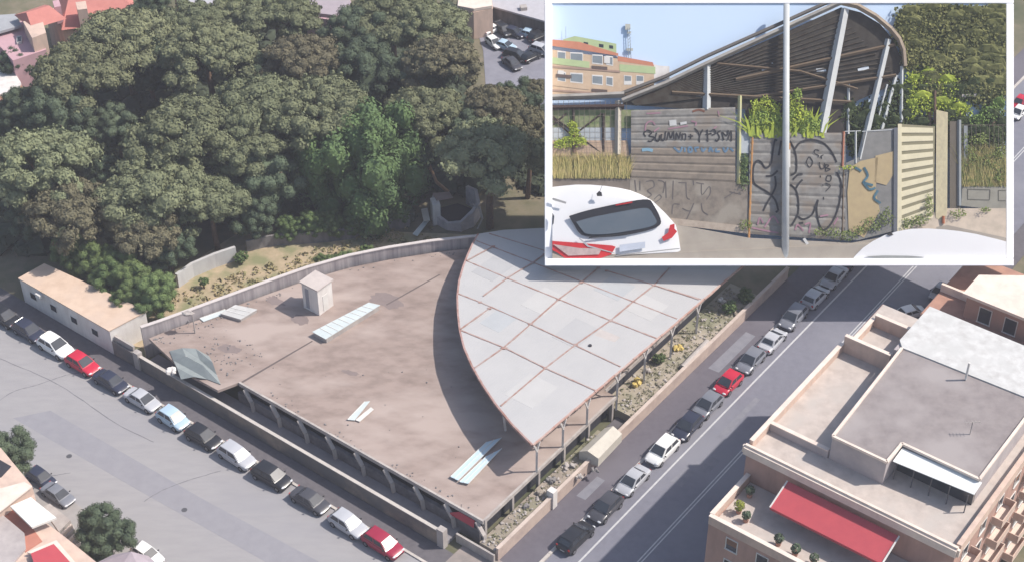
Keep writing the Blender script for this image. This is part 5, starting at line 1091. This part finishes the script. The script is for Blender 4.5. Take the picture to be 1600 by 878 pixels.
LET = [ # scrawled word on the sheet: read as in the photo
 [(1009, 214), (1006, 209), (1012, 204), (1018, 208), (1014, 213), (1022, 215), (1018, 221), (1012, 221)], [(1026, 208), (1024, 218), (1029, 221), (1031, 212)], [(1034, 210), (1033, 218), (1038, 219), (1040, 206)],
 [(1042, 219), (1045, 207), (1048, 217), (1052, 206), (1053, 218)], [(1056, 219), (1057, 208), (1061, 217), (1063, 207)], [(1066, 209), (1066, 219)], [(1064, 212), (1071, 210), (1071, 219)], [(1075, 214), (1083, 213)], [(1079, 210), (1079, 218)],
 [(1085, 201), (1090, 206), (1093, 214)], [(1098, 203), (1093, 214), (1093, 223)], [(1105, 203), (1106, 222)], [(1102, 211), (1112, 209)], [(1111, 205), (1116, 203), (1118, 209), (1112, 212)], [(1126, 205), (1121, 208), (1124, 215), (1121, 221), (1117, 219)], [(1131, 220), (1128, 207), (1135, 213), (1138, 204)], [(1137, 219), (1142, 205), (1143, 221)]]
scr(h1, 'black_lettering', blk, LET, hz, 2.2)
scr(h1, 'blue_lettering', blu, [[(1053, 231), (1062, 238), (1066, 230)], [(1070, 231), (1070, 238)], [(1076, 231), (1080, 231), (1081, 237), (1076, 238), (1076, 231)], [(1088, 238), (1086, 232), (1092, 231)], [(1096, 231), (1098, 237), (1103, 232)], [(1108, 238), (1110, 231), (1114, 238)], [(1120, 232), (1118, 237), (1125, 237)], [(1130, 231), (1133, 238), (1138, 231)], [(1141, 232), (1146, 237)]], hz, 3.0)
scr(h1, 'blue_smear', sky_b, [[(1003, 235), (1012, 234), (1020, 236)]], hz, 5)
scr(h1, 'pink_lettering', pnk, [[(1008, 205), (1010, 194), (1018, 190), (1024, 196)], [(1022, 206), (1030, 200)], [(1080, 190), (1088, 192), (1086, 197)], [(1115, 202), (1120, 198)], [(1122, 174), (1124, 182)], [(1044, 202), (1075, 197)], [(1010, 178), (1032, 177)]], hz, 2.0)
scr(h1, 'sticker', wht, [[(1046, 193), (1057, 192)], ], hz, 9); scr(h1, 'sticker', wht, [[(1063, 194), (1073, 192)]], hz, 4)
scr(h1, 'rust_mark', mat('rust mark', (.20, .09, .06), .9), [[(1082, 175), (1092, 172), (1101, 175)]], hz, 3)
h1b = root_at('concrete_wall', 1075, 355, 9.6, 'brown grey concrete wall with faint bubble lettering below the ribbed hoarding', 'wall')
slab([(984, 278, 10.9), (1168, 286, 8.6), (1170, 360, 8.6), (1090, 350, 9.6), (984, 338, 10.9)], .3).build('wall_panel', mat('brown grey concrete', (.235, .20, .165), .9, (.15, .13, .11), 1.1, .9, c3=(.28, .25, .21), scale3=.4), h1b)
faint = mat('faint grey spray', (.13, .115, .11), .9)
scr(h1b, 'faint_lettering', faint, [[(992, 282), (994, 300)], [(1000, 283), (1000, 298)], [(1010, 284), (1020, 283), (1022, 292), (1012, 298), (1018, 305), (1010, 310)], [(1028, 282), (1038, 286), (1036, 302)], [(1040, 284), (1041, 310)], [(1052, 283), (1051, 312)], [(1060, 286), (1073, 286)], [(1072, 286), (1073, 308), (1078, 312)], [(1083, 282), (1084, 290)], [(1088, 286), (1100, 288)], [(1096, 288), (1097, 305), (1108, 292), (1110, 302), (1104, 312)],
   [(1022, 312), (1030, 305), (1033, 310), (1022, 318)], [(1050, 335), (1052, 320), (1062, 320)], [(1066, 326), (1078, 330), (1084, 318)], [(1096, 318), (1098, 330), (1106, 336)], [(1072, 345), (1078, 332), (1084, 318)], [(1132, 310), (1148, 300)], [(1140, 300), (1158, 304)]], lambda u: 10.9 - (u - 984) / 184 * 2.3, 1.6, -.04)
top('kerb', slab([(1040, 340, 9), (1170, 354, 8), (1172, 366, 7.6), (1040, 350, 8.6)], .15), mat('pale brown kerb', (.38, .32, .26), .9, (.27, .22, .18), 1.5, .8), 'pale broken kerb strip at the foot of the concrete wall', 'kerb')
top('fence_post', post(1156, 150, 1154, 288, 8.8, 8.8, 3.2, 3.2, 4), mat('yellow grey post', (.38, .38, .26), .8, (.46, .43, .12), 1, .7), 'yellow grey upright post between the two graffiti hoardings', 'post')
top('fence_post', post(1177, 182, 1170, 372, 8.4, 8.2, 2, 2, 6), mat('orange rusty post', (.48, .24, .08), .8, (.28, .17, .10), 1, .7), 'thin orange rusty post left of the big graffiti gate', 'post')
top('infill_panel', slab([(1158, 205, 9), (1174, 205, 9), (1170, 240, 9), (1158, 240, 9)], .08), MC['pale grey hoarding sheet'], 'narrow grey panel between the yellow grey and orange posts', 'panel')
foliage('climbing_weed', [(1163, 262, 8, 22), (1162, 285, 8, 12)], leaf_hedge, 'dark green weed growing in the gap between the posts', 'weed', 8.5, size=.14, dens=2, seed=12)
# graffiti gate
gz = lambda u: 8.2 - (u - 1172) / 150 * .4
gt_ = root_at('gate', 1245, 370, 8, 'grey ribbed metal gate with a big black graffiti outline behind the lamp post', 'gate')
gtv = lambda u, f: 208 * (1 - f) + (366 + (u - 1172) * .07) * f
for k in range(10):
    f0, f1 = k / 10, (k + 1) / 10; m_ = MB(); L_ = []; q = [(f0, 0), (f0 + .02, -.07), (f1 - .025, -.07), (f1, .02)]
    for of2 in (0, .06):
        for u in (1172, 1321):
            for f, of in q: L_.append(IZ(u - (3 * f if u < 1200 else 0), gtv(u, f), gz(u), of + of2))
    m_.add(L_, [(i, i + 1, i + 5, i + 4) for i in range(3)] + [(i + 8, i + 12, i + 13, i + 9) for i in range(3)] + [(0, 4, 12, 8), (3, 11, 15, 7), (0, 8, 9, 1), (1, 9, 10, 2), (2, 10, 11, 3), (4, 5, 13, 12), (5, 6, 14, 13), (6, 7, 15, 14)])
    m_.build('sheet', shm, gt_)
post(1318, 206, 1316, 262, 7.6, 7.6, 2.2, 2.2, 4).build('gate_post', mat('red rusty post', (.34, .14, .09), .85), gt_)
post(1318, 262, 1316, 376, 7.6, 7.6, 1.4, 1.4, 4).build('gate_post', MC['brown steel'], gt_)
zx = lambda x, y: (1160 + x / 4.62, 200 + y / 4.62)
G_ = [[(250, 95), (235, 90), (222, 150), (205, 260), (165, 290), (135, 250), (105, 240), (78, 290), (80, 390), (120, 430), (180, 465), (235, 520), (260, 600)],
 [(255, 310), (215, 345), (170, 350)], [(235, 350), (240, 420), (215, 480), (180, 540), (150, 600)], [(340, 95), (375, 160), (390, 240), (385, 320), (350, 340)], [(375, 160), (420, 105), (500, 88), (580, 110), (640, 170), (680, 250)],
 [(680, 320), (712, 400), (700, 540), (660, 660), (600, 735), (560, 715), (535, 600), (545, 520)], [(345, 410), (385, 450), (402, 520), (400, 620), (355, 705)], [(400, 640), (440, 660), (500, 630), (530, 560), (545, 520)],
 [(365, 375), (400, 340), (435, 335)], [(385, 440), (410, 400), (435, 375)], [(280, 95), (262, 200)], [(240, 610), (258, 600)], [(410, 690), (440, 685)]]
scr(gt_, 'graffiti_outline', blk, [[zx(*p) for p in s_] for s_ in G_], gz, 3.0)
G2 = [[(480, 210), (462, 250), (485, 285), (508, 250), (485, 210)], [(555, 165), (525, 160), (520, 185), (548, 200), (545, 215)], [(560, 215), (585, 195)], [(570, 200), (572, 225)], [(555, 250), (565, 295), (590, 290), (592, 255)], [(600, 265), (600, 315)], [(600, 265), (625, 275), (605, 290), (635, 300), (605, 315)], [(562, 345), (565, 360)], [(610, 350), (605, 380), (635, 385), (640, 350), (610, 345)], [(600, 400), (635, 420), (600, 460)], [(585, 500), (588, 520)], [(580, 410), (582, 422)]]
scr(gt_, 'graffiti_letters', blk, [[zx(*p) for p in s_] for s_ in G2], gz, 1.5)
scr(gt_, 'pink_scrawl', pnk, [[zx(*p) for p in s_] for s_ in [[(110, 700), (125, 650), (150, 690)], [(160, 720), (220, 640), (260, 690)], [(380, 740), (400, 700), (440, 745)], [(450, 700), (490, 690), (480, 760)], [(60, 720), (150, 740), (260, 760)], [(560, 640), (620, 630)], [(660, 700), (690, 650)]]], gz, 2.4)
# tan wall, cream louvre panel, posts
tw = root_at('plaster_wall', 1360, 362, 8, 'grey wall with peeling tan patches and blue graffiti right of the gate', 'wall')
slab([(1322, 255, 7.9), (1345, 245, 7.9), (1350, 205, 7.9), (1403, 200, 7.9), (1402, 360, 7.2), (1340, 376, 7.2), (1320, 374, 7.4)], .2).build('wall_panel', mat('weathered grey plaster', (.22, .215, .205), .9, (.16, .16, .155), .9, .7), tw)
for q in ([(1328, 262), (1345, 252), (1372, 246), (1368, 300), (1375, 330), (1350, 372), (1326, 360), (1324, 300)], [(1368, 244), (1400, 236), (1398, 270), (1385, 290), (1366, 285)]):
    slab([(a, b, 7.1) for a, b in q], .04).build('tan_patch', mat('tan render', (.42, .33, .19), .9, (.36, .28, .17), 1, .7), tw)
scr(tw, 'blue_graffiti', mat('teal spray', (.08, .17, .22), .8), [[(1350, 262), (1356, 275), (1350, 285), (1364, 290)], [(1348, 284), (1358, 296), (1368, 294)], [(1372, 298), (1366, 310), (1376, 318)], [(1336, 262), (1346, 268)]], 7.0, 3.6, -.1)
for (a, b, c_, d, r) in ((1337, 205, 1337, 256, 1.6), (1345, 205, 1320, 206, .8), (1347, 206, 1400, 203, .8)): tag(post(a, b, c_, d, 7.8, 7.8, r, r, 4).build('wall_rail', colw), {1337: 'short grey upright bar beside the gate top', 1345: 'thin top rail from gate to short bar', 1347: 'thin top rail above the peeling wall'}[a], 'rail')
lp = root_at('louvred_panel', 1433, 350, 7, 'cream slatted metal panel beside the peeling wall', 'panel')
crm = mat('cream sheet', (.66, .60, .42), .7, (.55, .50, .35), .9, .6)
slab([(1404, 194, 7.2), (1461, 198, 8.2), (1459, 352, 8.2), (1403, 372, 7.0)], .1).build('back_sheet', mat('olive gap', (.25, .23, .15), .9), lp)
for k in range(12):
    f = k / 12; h_ = 7.6 / 160
    a0, a1 = 197 + f * 172, 200 + f * 148
    slab([(1409, a0 + 2, 6.9), (1458, a1 + .5, 7.9), (1458, a1 + 8, 7.9), (1409, a0 + 11, 6.9)], .06).build('slat', crm, lp)
slab([(1403, 194, 6.7), (1409, 194, 6.7), (1409, 371, 6.5), (1402, 373, 6.5)], .12).build('frame_post', crm, lp)
slab([(1397, 200, 6.6), (1403, 200, 6.6), (1402, 372, 6.4), (1396, 372, 6.4)], .12).build('hinge_post', mat('blue grey post', (.12, .13, .15), .7), lp)
top('fence_post', slab([(1463, 172, 7.6), (1481, 176, 7.6), (1480, 330, 7.8), (1474, 352, 7.6), (1462, 340, 7.6)], .25), mat('cream weathered boards', (.52, .46, .30), .85, (.40, .35, .24), .9, .8, stretch=(2.5, 2.5, .2)), 'wide weathered cream board post right of the slatted panel', 'post')
top('fence_post', slab([(1484, 190, 9), (1500, 190, 9), (1500, 328, 9), (1484, 332, 9)], .25), mat('dark brown boards', (.14, .12, .095), .9), 'dark brown board post between cream boards and mesh fence', 'post')
top('fence_post', post(1499, 188, 1499, 322, 8.8, 8.8, 3, 3, 5), mat('blue grey tube', (.24, .26, .27), .6), 'blue grey round post at the left end of the right mesh fence', 'post')
top('utility_pole', post(1461, 142, 1461, 196, 10, 10, 2, 2, 6), bark, 'short dark pole in front of the lime green tree', 'pole')
# right part: mesh fence, weeds, planter
mat('straw green weeds', (.40, .33, .14), .9, (.16, .20, .06), 1.4, .9)  # straw yellow mottled with green
blades('weeds', 1503, 1574, 290, 8, 70, 1800, MC['straw green weeds'], 'yellow green weeds behind the right mesh fence', 'weeds', 12, 14, kind='stuff', lean=.3, wd=.022)
foliage('leafy_weeds', [(1508 + rgb.uniform(0, 64), 285 - rgb.uniform(0, 80), 9, 8) for _ in range(16)], mat('leafy weed green', (.22, .27, .08), .9, (.12, .15, .05), 1.4, .9), 'leafy green weeds tangled in the right mesh fence', 'weeds', 11.5, size=.16, dens=1.5, seed=53, core=False).__setitem__('kind', 'stuff')
f2 = root_at('mesh_fence', 1540, 285, 9.5, 'grey mesh fence above the panelled low wall at the right border', 'fence'); m_ = MB()
for k in range(10): m_.tube([IZ(1504 + k * 7, 196, 9.6), IZ(1504 + k * 7, 288, 9.6)], .025, 4)
for k in range(3): m_.tube([IZ(1502, 196 + k * 44, 9.6), IZ(1571, 196 + k * 44, 9.6)], .03, 4)
m_.build('wire_mesh', MC['rusty wire'], f2); slab([(1506, 197, 9.5), (1512, 197, 9.5), (1512, 288, 9.5), (1506, 288, 9.5)], .1).build('fence_upright', MC['blue grey tube'], f2)
lw = root_at('panelled_wall', 1540, 328, 9, 'grey low concrete wall with recessed panels at the right border', 'wall')
slab([(1504, 286, 9.2), (1572, 288, 9.2), (1572, 330, 9), (1502, 322, 9)], .3).build('wall_panel', mat('olive grey concrete', (.27, .26, .22), .9, (.21, .20, .17), 1, .6), lw)
for q in (((1512, 296), (1547, 297), (1546, 313), (1512, 312)), ((1560, 298), (1574, 298), (1574, 314), (1560, 314))):
    m_ = MB()
    for a, b in zip(q, q[1:] + q[:1]): stroke(m_, [a, b], 9.0, 1.2, -.03)
    m_.build('panel_moulding', mat('darker moulding', (.14, .135, .115), .9), lw, clip=True)
# plants in front
itree('palm_bush', [(1180, 168, 8, 12), (1196, 166, 12, 14), (1212, 176, 10, 16), (1240, 172, 14, 24), (1252, 188, 20, 16), (1195, 192, 24, 12), (1270, 196, 14, 10)], lime, 'spiky yellow green bush rising behind the graffiti gate', 'bush', 9.2, [(1205, 215), (1205, 190), (1203, 170)], size=.2, dens=1.6, seed=15, core=False)
for i, (bl2, lab) in enumerate([([(1166, 352, 12, 8)], 'small weed clump at the foot of the orange post'), ([(1300, 364, 14, 8), (1280, 362, 8, 6), (1325, 368, 16, 9)], 'weed clump at the right foot of the graffiti gate'), ([(1365, 350, 18, 12), (1385, 340, 12, 14), (1345, 360, 12, 8)], 'weeds at the foot of the peeling wall'), ([(1418, 350, 10, 10), (1438, 345, 14, 10), (1452, 322, 6, 20)], 'bright weeds at the foot of the slatted panel'), ([(1325, 262, 14, 4)], 'tuft of yellow green leaves on the gate post'), ([(1498, 334, 12, 7), (1540, 328, 8, 4)], 'grey green weeds on the sandy verge')]):
    foliage('weed_clump', bl2, mat('weed leaves', (.20, .25, .07), .9, (.10, .14, .05), 1.4, .8) if i != 4 else lime, lab, 'weeds', 6.8, size=.14, dens=1.6, seed=30 + i, core=False)
top('paper_litter', slab([(1254, 374, 6), (1258, 372, 6), (1264, 381, 6), (1260, 383, 6)], .04), wht, 'white scrap of paper on the street by the gate', 'litter')
top('bottle', post(1474, 338, 1474, 350, 6.5, 6.5, 2.2, 2.2, 7), mat('red brown bottle', (.35, .12, .06), .5), 'small red brown bottle at the foot of the cream boards', 'bottle')
pb = [o for o in C.objects if o.get('label', '').startswith('spiky yellow green')][0]
blades('fronds', 1170, 1290, 214, 14, 50, 110, lime, None, None, 9.0, 50, parent=pb, lean=.75, wd=.13)
foliage('leaf_sprays', [(1176 + rgb.uniform(0, 112), 206 - abs(rgb.gauss(0, 20)), 7, 9) for _ in range(22)], mat('fresh leaf', (.27, .36, .07), .85, (.14, .20, .05), 1.5, .9), None, None, 9.0, size=.2, dens=2.2, seed=52, parent=pb, core=False)
# lamp post
lpst = root_at('lamp_post', 1228, 404, 4.6, 'tall pale grey lamp post standing in front of the graffiti gate', 'lamp post')
post(1229, 0, 1227, 412, 5, 4.6, 4.7, 6.0, 14).build('pole', mat('galvanised pole', (.50, .52, .52), .45, (.42, .44, .45), .7, .6), lpst, clip=True, smooth=True)
slab([(1224, 234, 4.4), (1235, 234, 4.4), (1235, 262, 4.4), (1224, 262, 4.4)], .3).build('white_label', frame_w, lpst)
slab([(1230, 224, 4.3), (1235, 224, 4.3), (1235, 234, 4.3), (1230, 234, 4.3)], .3).build('orange_sticker', MC['orange rusty post'], lpst)
# white hatchback, seen from behind
wcr = root_at('parked_car', 960, 404, 3.5, 'white hatchback seen from behind at the lower left of the picture board', 'car')
wp = mat('white car paint board', (.72, .72, .725), .25, (.69, .69, .70), .3, .4, spec=.6)
ROWS = [([(855, 294), (900, 289), (945, 291), (985, 298), (1010, 309)], 7.5), ([(855, 308), (900, 300), (948, 298), (992, 303), (1016, 312)], 6.2), ([(850, 345), (888, 334), (945, 320), (1000, 311), (1020, 315)], 4.9),
        ([(855, 362), (897, 355), (955, 346), (1015, 335), (1040, 334)], 4.6), ([(855, 375), (905, 372), (965, 370), (1032, 358), (1056, 352)], 4.35), ([(855, 388), (912, 387), (975, 384), (1038, 374), (1060, 368)], 4.2), ([(855, 412), (915, 412), (975, 412), (1040, 412), (1066, 410)], 4.1)]
m_ = MB(); vv = []
nC = 9
for pts, Z in ROWS:
    cc_ = curve(pts, 2); nC = len(cc_)
    for j, (a, b) in enumerate(cc_): vv.append(IZ(a, b, Z + .9 * (max(0, j - nC * .6) / nC) ** 1.5 * 4))
back = [p + (p - Vector((0, 0, H))).normalized() * .9 for p in vv]; nR = len(ROWS); ff = []
for i in range(nR - 1):
    for j in range(nC - 1): k = i * nC + j; ff += [(k, k + 1, k + nC + 1, k + nC)]
N0 = nR * nC
ff += [tuple(N0 + x for x in f[::-1]) for f in list(ff)]
ring = [j for j in range(nC)] + [i * nC + nC - 1 for i in range(1, nR)] + [(nR - 1) * nC + j for j in range(nC - 2, -1, -1)] + [i * nC for i in range(nR - 2, 0, -1)]
for a, b in zip(ring, ring[1:] + ring[:1]): ff.append((a, b, b + N0, a + N0))
m_.add(vv + back, ff); o_ = m_.build('body', wp, wcr, clip=True, smooth=True); o_.data.set_sharp_from_angle(angle=R(50))
def carpart(nm, pts, Z, m, par=None, th=.08): return slab([(a, b, Z) for a, b in pts], th).build(nm, m, par or wcr, clip=True)
carpart('rear_window', curve([(889, 338), (915, 330), (950, 322), (985, 315), (1012, 312), (1021, 320), (1032, 342), (1030, 353), (1010, 361), (970, 369), (930, 371), (908, 367), (897, 352), (889, 338)], 3)[:-1], 3.9, mat('black window border', (.03, .03, .035), .3))
o_ = carpart('rear_glass', curve([(900, 347), (925, 340), (960, 333), (1000, 326), (1014, 327), (1022, 338), (1026, 348), (1015, 355), (985, 361), (950, 366), (918, 366), (908, 358), (900, 347)], 3)[:-1], 3.7, mat('tinted rear glass', (.10, .125, .15), .15, (.13, .15, .17), .3, .7, spec=.6))
carpart('spoiler_light', [(962, 320), (988, 315), (988, 317.5), (962, 322)], 3.6, lampred)
carpart('number_plate', [(968, 383), (1008, 378), (1008, 388), (968, 394)], 3.6, mat('blurred plate', (.50, .54, .62), .5))
carpart('bumper_seam', [(962, 399), (1062, 388), (1062, 389.5), (962, 400.5)], 3.6, MC['grey rail'] if 'grey rail' in MC else mat('grey rail', (.3, .3, .3), .5))
carpart('hatch_seam', [(906, 372), (920, 384), (962, 396), (962, 397), (918, 386), (904, 373)], 3.6, mat('seam grey', (.4, .4, .42), .5))
carpart('wiper', [(920, 371), (985, 364), (985, 366), (920, 373)], 3.6, trim)
t1 = carpart('tail_light', [(850, 376), (905, 380), (956, 384), (962, 386), (955, 398), (935, 405), (885, 405), (872, 396), (850, 384)], 3.7, mat('red car lamp', (.55, .03, .03), .2, spec=.6))
carpart('lamp_lens', [(864, 382), (905, 388), (940, 389), (936, 398), (888, 400)], 3.5, mat('pale lamp lens', (.50, .38, .36), .2, (.35, .26, .25), 1.5, .8), t1)
t2 = carpart('tail_light', [(1047, 352), (1054, 350), (1054, 358), (1058, 362), (1050, 372), (1037, 377), (1034, 371), (1044, 364)], 3.7, MC['red car lamp'])
carpart('side_glass', [(863, 333), (866, 338), (865, 350), (863, 352)], 3.7, glass)
carpart('roof_rail', [(863, 309), (885, 316), (884, 319), (863, 313)], 3.8, mat('grey rail', (.3, .3, .3), .5))
carpart('aerial_fin', [(932, 303), (936, 299), (940, 301), (941, 307), (933, 307)], 3.7, trim)
post(937, 300, 941, 290, 3.8, 3.8, .4, .3, 5).build('aerial', trim, wcr)
# white car roof at the lower right
wr = root_at('parked_car', 1460, 404, 3.4, 'smooth white car roof at the lower right of the picture board', 'car')
m_ = MB(); rows = [([(1330, 408), (1348, 388), (1382, 368), (1425, 358), (1475, 359), (1525, 366), (1580, 380)], 3.62), ([(1332, 409), (1355, 393), (1392, 377), (1430, 370), (1480, 370), (1528, 376), (1580, 388)], 3.55), ([(1334, 412), (1362, 402), (1400, 395), (1440, 392), (1485, 391), (1530, 394), (1580, 400)], 3.5), ([(1340, 416), (1368, 416), (1405, 416), (1440, 416), (1485, 416), (1530, 416), (1580, 416)], 3.45)]
vv = [IZ(a, b, Z) for pts, Z in rows for a, b in curve(pts, 2)]; nC = len(curve(rows[0][0], 2)); nR = 4; N0 = nR * nC
ff = [(i * nC + j, i * nC + j + 1, (i + 1) * nC + j + 1, (i + 1) * nC + j) for i in range(nR - 1) for j in range(nC - 1)]
ff += [tuple(N0 + x for x in f[::-1]) for f in list(ff)]
ring = [j for j in range(nC)] + [i * nC + nC - 1 for i in range(1, nR)] + [(nR - 1) * nC + j for j in range(nC - 2, -1, -1)] + [i * nC for i in range(nR - 2, 0, -1)]
for a, b in zip(ring, ring[1:] + ring[:1]): ff.append((a, b, b + N0, a + N0))
m_.add(vv + [p + (p - Vector((0, 0, H))).normalized() * .7 for p in vv], ff); o_ = m_.build('roof', wp, wr, clip=True, smooth=True); o_.data.set_sharp_from_angle(angle=R(50))
slab([(1386, 367, 3.4), (1392, 363, 3.4), (1396, 367, 3.4), (1390, 369, 3.4)], .1).build('aerial_base', trim, wr)
slab([(1352, 401, 3.3), (1380, 399.5, 3.3), (1420, 400, 3.3), (1445, 402, 3.3), (1420, 403.5, 3.3), (1370, 403.5, 3.3)], .1).build('window', mat('grey car glass', (.28, .29, .28), .2), wr)
